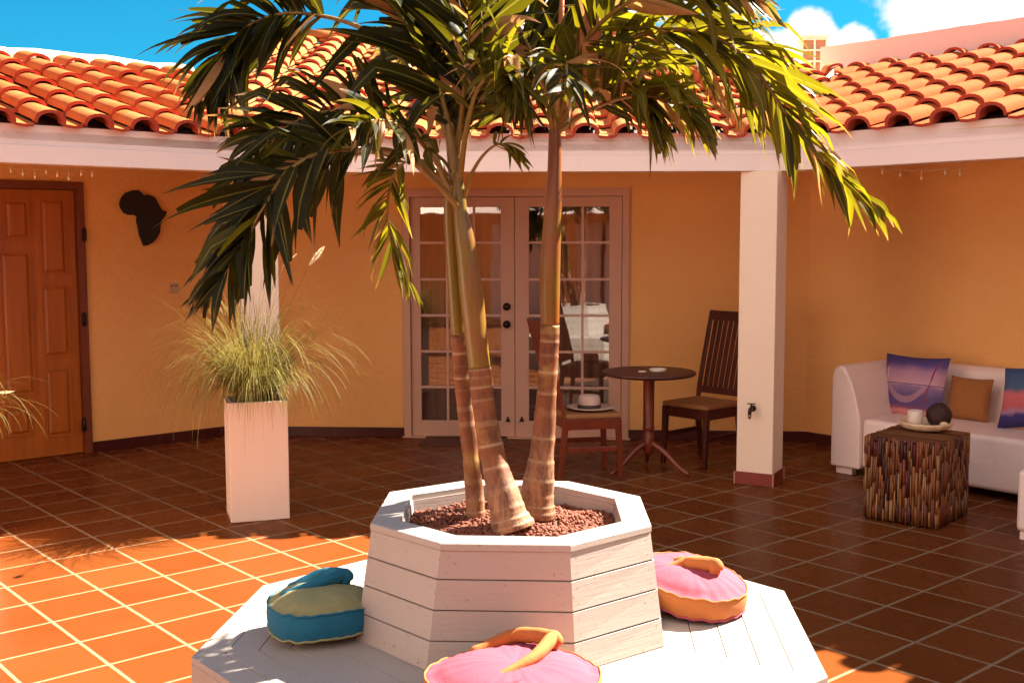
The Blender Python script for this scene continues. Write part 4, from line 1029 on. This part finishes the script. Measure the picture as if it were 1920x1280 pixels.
# ashtray on the table
ac = Vector((1.04, 7.93, .7395)); m = MB(); m.lathe(ac, [(.03, 0), (.055, .004), (.062, .024), (.055, .026), (.045, .01), (.005, .008)], 18)
tag(m.obj('ashtray', M['ceramic'], origin=ac), 'small pale ceramic ashtray on the round table', 'ashtray')
m = MB(); sc_ = Vector((.925, 7.90, .7395)); m.lathe(sc_, [(.012, 0), (.028, .004), (.03, .009), (.02, .012), (.004, .012)], 12); tag(m.obj('coaster', M['ceramic'], origin=sc_), 'flat white shell-like dish left of the ashtray on the round table', 'dish')

# ------------------------------------------------------------------ lounge
so_ = Vector((2.299, 7.984, 0)); us, vs = dr(-46.5), dr(43.5)
us, vs = tR, nR
def mod(m, o, prof, L):   # extruded profile along u from o
    pass
sofa = thing('white_sofa', 'white leather corner sofa with a curved left arm along the right wall', 'sofa', so_)
FS = (so_, us, vs, UP)
m = MB(); m.bx(.235, 1.50, .02, .60, .06, .415, 0, FS); m.obj('seat', M['leather'], sofa, bevel=.035, seg=4)
m = MB(); n = 12
def armring(y, hs=1.0):
    pr_ = [(0, .055), (.0, .70), (.015, .76), (.05, .785), (.09, .775), (.125, .73), (.16, .66), (.19, .57), (.215, .48), (.232, .40), (.236, .055)]
    return [so_ + us*x + vs*y + UP*(.055+(z-.055)*hs) for x, z in pr_]
m.loops([armring(.0, .985), armring(.012, .997), armring(.03), armring(.84), armring(.86)], 0, False, True, True); m.obj('armrest', M['leather'], sofa, bevel=.012, seg=3)
m = MB()
def backring(x, z1=.77):
    pr_ = [(.86, .055), (.86, z1-.02), (.83, z1), (.78, z1), (.745, z1-.03), (.70, z1-.12), (.66, .42), (.62, .40), (.62, .055)]
    return [so_ + us*x + vs*y + UP*z for y, z in pr_]
m.loops([backring(.236), backring(.25), backring(1.47), backring(1.49, .76)], 0, False, True, True); m.obj('backrest', M['leather'], sofa, bevel=.012, seg=3)
m = MB()
for x, y in ((.03, .03), (.03, .78), (1.40, .04)): m.bx(x, x+.13, y, y+.06, .001, .056, 0, FS)
m.obj('foot_block', M['leather'], sofa, bevel=.004)
sofa2 = thing('white_sofa', 'white leather sofa section with a printed pillow at the right edge of the photo', 'sofa', so_ + us*1.52)
F2 = (so_ + us*1.515, us, vs, UP)
m = MB(); m.bx(0, .85, -.0, .60, .06, .415, 0, F2); m.obj('seat', M['leather'], sofa2, bevel=.035, seg=4)
m = MB()
def br2(x, k=0): return [F2[0] + us*x + vs*y + UP*z for y, z in [(.86, .055), (.86, .75-k), (.83, .775-k), (.78, .78-k), (.72, .74-k), (.67, .64-k), (.61, .42), (.59, .055)]]
m.loops([br2(0, .03), br2(.02, .01), br2(.06), br2(.83), br2(.85, .01)], 0, False, True, True); m.obj('backrest', M['leather'], sofa2, bevel=.012, seg=3)
# ottoman at the right edge
oc = gz(1902, 1010); ot = thing('white_ottoman', 'white leather ottoman cut by the right edge of the photo', 'ottoman', oc); Fo = (oc, us, vs, UP)
m = MB(); m.bx(.0, .5, .0, .5, .045, .395, 0, Fo); m.obj('cube', M['leather'], ot, bevel=.03, seg=4)
m = MB(); m.bx(.02, .48, .02, .48, .001, .044, 0, Fo); m.obj('base', M['leather'], ot)
# pillows
def pillow(label, c, wv, hv, nv, w, h, th, mat, grp='throw pillows on the white sofa'):
    """w,h sizes; wv,hv unit axes; nv facing"""
    m = MB(); n = 16; me_uv = []
    def P(i, j, sg):
        x, y = -1+2*i/n, -1+2*j/n
        pin = 1 - .07*(1-abs(x)**2)*(abs(y)**3) ; pin2 = 1 - .07*(1-abs(y)**2)*(abs(x)**3)
        z = th/2*sg*max(0, (1-abs(x)**2.6)*(1-abs(y)**2.6))**.45 + .004*noise.noise(Vector((x*3, y*3, sg)))
        return Vector(c) + wv*(x*w/2*pin2) + hv*(y*h/2*pin) + nv*z
    for sg in (1, -1):
        g_ = [[m.add(P(i, j, sg)) for j in range(n+1)] for i in range(n+1)]
        for i in range(n):
            for j in range(n): m.face([g_[i][j], g_[i+1][j], g_[i+1][j+1], g_[i][j+1]] if sg > 0 else [g_[i][j], g_[i][j+1], g_[i+1][j+1], g_[i+1][j]], 0, True); me_uv.append((i, j, sg))
    me = bpy.data.meshes.new('throw_pillow'); me.from_pydata([tuple(p - Vector(c)) for p in m.v], [], m.f); me.materials.append(mat)
    me.polygons.foreach_set('use_smooth', [True]*len(m.f)); uv = me.uv_layers.new(name='UVMap')
    for p, (i, j, sg) in zip(me.polygons, me_uv):
        cs = [(i, j), (i+1, j), (i+1, j+1), (i, j+1)] if sg > 0 else [(i, j), (i, j+1), (i+1, j+1), (i+1, j)]
        for li, (a, b) in zip(p.loop_indices, cs): uv.data[li].uv = (a/n, b/n)
    o = bpy.data.objects.new('throw_pillow', me); COL.objects.link(o); o.location = c; tag(o, label, 'pillow', grp); return o
def onsofa(px, py, y): return onplane(px, py, so_ + vs*y, vs)
lean = (UP*.97 + vs*.22).normalized(); nv = us.cross(lean)*1
nv = -vs*.97 + UP*.22
c = onsofa(1713, 725, .50); pillow('large pillow printed with a hammock by the sea at the left end of the sofa', c, us, lean, nv.normalized(), .50, .46, .13, M['print1'])
c = onsofa(1818, 748, .56); pillow('small plain ochre pillow between the two printed pillows', c, us, lean, nv.normalized(), .31, .31, .11, M['brown_fabric'])
c = onsofa(1935, 745, .42); pillow('dark blue and red printed pillow at the right edge of the photo', c, (us*.97 + UP*.14).normalized(), lean, nv.normalized(), .42, .42, .13, M['print2'])

# stick coffee table
a0 = gz(1619, 971); ux = dr(-41); wx = .44; a1 = a0 + ux*wx; vx = dr(49); wy = .50
HT = CH - (at(0, 0, 1).z*0) ; ztop = at(1758, 832, a1.y).z
ct = thing('stick_table', 'cube side table clad in upright dark driftwood sticks in front of the sofa', 'side table', (a0+a1)/2 + vx*wy/2)
Ft = (a0, ux, vx, UP)
m = MB(); m.bx(.014, wx-.014, .014, wy-.014, .01, ztop-.012, 0, Ft); m.obj('core', M['dark'], ct)
rr = random.Random(21)
def tintw():
    b = rr.random(); base = (.58, .19, .028) if b < .35 else (.38, .06, .015) if b < .6 else (.12, .016, .008) if b < .82 else (.66, .32, .10)
    k = rr.uniform(.45, .95); return tuple(x*k for x in base)
def sticks(o, u, w, nn, name):
    m = MB(); x = 0
    while x < w-.006:
        r = rr.uniform(.005, .010); x += r*1.5
        if x > w: break
        z = rr.uniform(0, .02); 
        while z < ztop - .02:
            L = rr.uniform(.07, .2); z1 = min(ztop + rr.uniform(-.008, .004), z+L)
            p0 = o + u*(x+rr.uniform(-.003, .003)) + nn*rr.uniform(-.004, .004) + UP*z; p1 = o + u*(x+rr.uniform(-.003, .003)) + nn*rr.uniform(-.004, .004) + UP*z1
            tt = tintw(); m.tube([p0, p1], [r*rr.uniform(.7, 1), r], 6, 0, True, [tt, tt]); z = z1 + rr.uniform(.001, .006)
        x += r*.4
    m.obj(name, M['twig'], ct)
sticks(a0, ux, wx, -vx, 'stick_side'); sticks(a1, vx, wy, ux, 'stick_side'); sticks(a0, vx, wy, -ux, 'stick_side'); sticks(a0 + vx*wy, ux, wx, vx, 'stick_side')
m = MB(); y = .008
while y < wy:
    r = rr.uniform(.007, .011); p0 = a0 + vx*y + ux*rr.uniform(-.005, .005) + UP*(ztop-.006); p1 = a1 + vx*y + ux*rr.uniform(-.005, .005) + UP*(ztop-.006)
    tt = tuple(.75*x for x in tintw()); m.tube([p0, p0.lerp(p1, .5), p1], r, 6, 0, True, [tt]*3); y += r*1.9
m.obj('top', M['twig'], ct)
# things on it
bc = Vector((0, 0, 0)) + onplane(1735, 803, Vector((0, 0, ztop+.012)), UP); bc.z = ztop + .004
bw = thing('carved_bowl', 'shallow carved bowl with ribbed pale rim on the stick table', 'bowl', bc)
m = MB(); n = 48; rings = []
for r_, z_, rib in ((.06, 0, 0), (.115, .008, .3), (.138, .022, 1), (.15, .045, 1), (.152, .052, .6), (.143, .052, .3), (.125, .03, 0), (.08, .016, 0), (.005, .014, 0)):
    rings.append([bc + Vector(((r_ + rib*.010*abs(math.sin(k*math.pi/n*12*1.0)))*math.cos(2*math.pi*k/n), (r_ + rib*.010*abs(math.sin(k*math.pi/n*12)))*math.sin(2*math.pi*k/n), z_)) for k in range(n)])
m.loops(rings, 0, True, True, True); m.obj('dish', M['bone'], bw)
kc = at(1716, 775, bc.y) ; kc = Vector((kc.x, bc.y, bc.z+.016)); m = MB(); m.lathe(kc, [(.004, 0), (.036, 0), (.042, .01), (.046, .05), (.046, .104), (.041, .106), (.038, .06), (.004, .055)], 20)
tag(m.obj('candle_cup', M['ceramic'], origin=kc), 'white mottled cup standing in the carved bowl', 'cup')
cc = Vector((at(1762, 778, bc.y).x, bc.y+.01, bc.z+.016+.073)); m = MB(); n1, n2 = 28, 16; rings = []
for j in range(1, n2):
    ph = math.pi*j/n2; rings.append([cc + Vector((math.sin(ph)*math.cos(2*math.pi*k/n1), math.sin(ph)*math.sin(2*math.pi*k/n1), -math.cos(ph)))*(.075*(1+.04*math.sin(k*1.8+j*1.2))) for k in range(n1)])
m.loops(rings, 0, True, True, True); tag(m.obj('decorative_ball', M['coco'], origin=cc), 'dark brown woven ball resting in the carved bowl', 'ornament')
fc_ = bc + Vector((.085, -.075, .03)); m = MB(); m.lathe(fc_, [(.004, 0), (.02, .004), (.026, .016), (.018, .028), (.004, .032)], 12); tag(m.obj('seashell', M['bone'], origin=fc_), 'small pale shell at the front of the carved bowl', 'shell')

# ------------------------------------------------------------------ world, sun, camera
SUNV = Vector((2.0, 1.22, 2.30)).normalized()
el = math.asin(SUNV.z); az = math.atan2(SUNV.x, SUNV.y)
Wd = bpy.data.worlds.new('World'); SC.world = Wd; Wd.use_nodes = True; nt = Wd.node_tree; nt.nodes.clear()
N = nt.nodes.new; Lk = nt.links.new
out = N('ShaderNodeOutputWorld'); bg = N('ShaderNodeBackground'); sky = N('ShaderNodeTexSky'); sky.sky_type = 'NISHITA'; sky.sun_disc = False
sky.sun_elevation = el; sky.sun_rotation = az; sky.air_density = 1.0; sky.dust_density = .3; sky.ozone_density = 2.0
tcn = N('ShaderNodeTexCoord')
tint = N('ShaderNodeMix'); tint.data_type = 'RGBA'; tint.blend_type = 'MULTIPLY'; tint.inputs[0].default_value = 1; Lk(sky.outputs[0], tint.inputs[6]); tint.inputs[7].default_value = (.035, .35, .45, 1)
# clouds: patches of noise round a few directions; last three unseen, added behind the camera as fill light
nz = N('ShaderNodeTexNoise'); nz.inputs['Scale'].default_value = 9; nz.inputs['Detail'].default_value = 9; nz.inputs['Roughness'].default_value = .6; Lk(tcn.outputs['Generated'], nz.inputs['Vector'])
acc = None
for (x, y, rd) in ((1850, 5, .080), (1925, 0, .085), (1750, 50, .030), (1515, 75, .032), (1598, 92, .024), (1455, 105, .03), (1030, 30, .07), (1300, -60, .05), (2300, -200, .25), (-900, -600, .2), ((0, -1, .75), None, .75), ((-.9, -.75, .75), None, .55), ((.9, -.7, .75), None, .55)):
    d = Vector(x) if y is None else ray(x, y); d.normalize(); sb = N('ShaderNodeVectorMath'); sb.operation = 'DISTANCE'; sb.inputs[1].default_value = d; Lk(tcn.outputs['Generated'], sb.inputs[0])
    mm = N('ShaderNodeMath'); mm.operation = 'DIVIDE'; Lk(sb.outputs['Value'], mm.inputs[0]); mm.inputs[1].default_value = rd
    s1 = N('ShaderNodeMath'); s1.operation = 'SUBTRACT'; s1.inputs[0].default_value = 1.0; Lk(mm.outputs[0], s1.inputs[1])
    if acc is None: acc = s1.outputs[0]
    else:
        mx = N('ShaderNodeMath'); mx.operation = 'MAXIMUM'; Lk(acc, mx.inputs[0]); Lk(s1.outputs[0], mx.inputs[1]); acc = mx.outputs[0]
n2 = N('ShaderNodeMath'); n2.operation = 'MULTIPLY_ADD'; Lk(nz.outputs['Fac'], n2.inputs[0]); n2.inputs[1].default_value = 1.9; n2.inputs[2].default_value = -1.0
ad = N('ShaderNodeMath'); ad.operation = 'ADD'; Lk(acc, ad.inputs[0]); Lk(n2.outputs[0], ad.inputs[1])
mr_ = N('ShaderNodeMapRange'); mr_.interpolation_type = 'SMOOTHSTEP'; Lk(ad.outputs[0], mr_.inputs[0]); mr_.inputs[1].default_value = .02; mr_.inputs[2].default_value = .32
nz2 = N('ShaderNodeTexNoise'); nz2.inputs['Scale'].default_value = 20; nz2.inputs['Detail'].default_value = 6; Lk(tcn.outputs['Generated'], nz2.inputs['Vector'])
cc_ = N('ShaderNodeValToRGB'); cc_.color_ramp.elements[0].position = .3; cc_.color_ramp.elements[0].color = (3.2, 3.1, 3.4, 1); cc_.color_ramp.elements[1].position = .6; cc_.color_ramp.elements[1].color = (5.0, 4.65, 4.3, 1); Lk(nz2.outputs['Fac'], cc_.inputs['Fac'])
cm = N('ShaderNodeMix'); cm.data_type = 'RGBA'; Lk(mr_.outputs[0], cm.inputs[0]); Lk(tint.outputs[2], cm.inputs[6]); Lk(cc_.outputs[0], cm.inputs[7])
Lk(cm.outputs[2], bg.inputs['Color']); bg.inputs['Strength'].default_value = .05; Lk(bg.outputs[0], out.inputs['Surface'])
sl = bpy.data.lights.new('sun', 'SUN'); sl.energy = 5.0; sl.angle = R(.53); sl.color = (1, .90, .74)
so3 = bpy.data.objects.new('sun', sl); COL.objects.link(so3); so3.location = (6, 6, 8); so3.rotation_euler = SUNV.to_track_quat('Z', 'Y').to_euler()
cd = bpy.data.cameras.new('camera'); cd.sensor_width = 36; cd.lens = FPX/1920*36; cd.clip_start = .05; cd.clip_end = 500
co = bpy.data.objects.new('camera', cd); COL.objects.link(co); co.location = (0, 0, CH)
co.rotation_mode = 'XYZ'
Mx = Matrix.Rotation(math.pi/2 - PITCH, 4, 'X') @ Matrix.Rotation(ROLL, 4, 'Z')
co.rotation_euler = Mx.to_euler()
SC.camera = co
SC.render.engine = 'CYCLES'
SC.view_settings.view_transform = 'Standard'; SC.view_settings.look = 'None'; SC.view_settings.gamma = 1; SC.view_settings.exposure = 2.7
SC.cycles.max_bounces = 8; SC.cycles.diffuse_bounces = 5; SC.cycles.transparent_max_bounces = 8
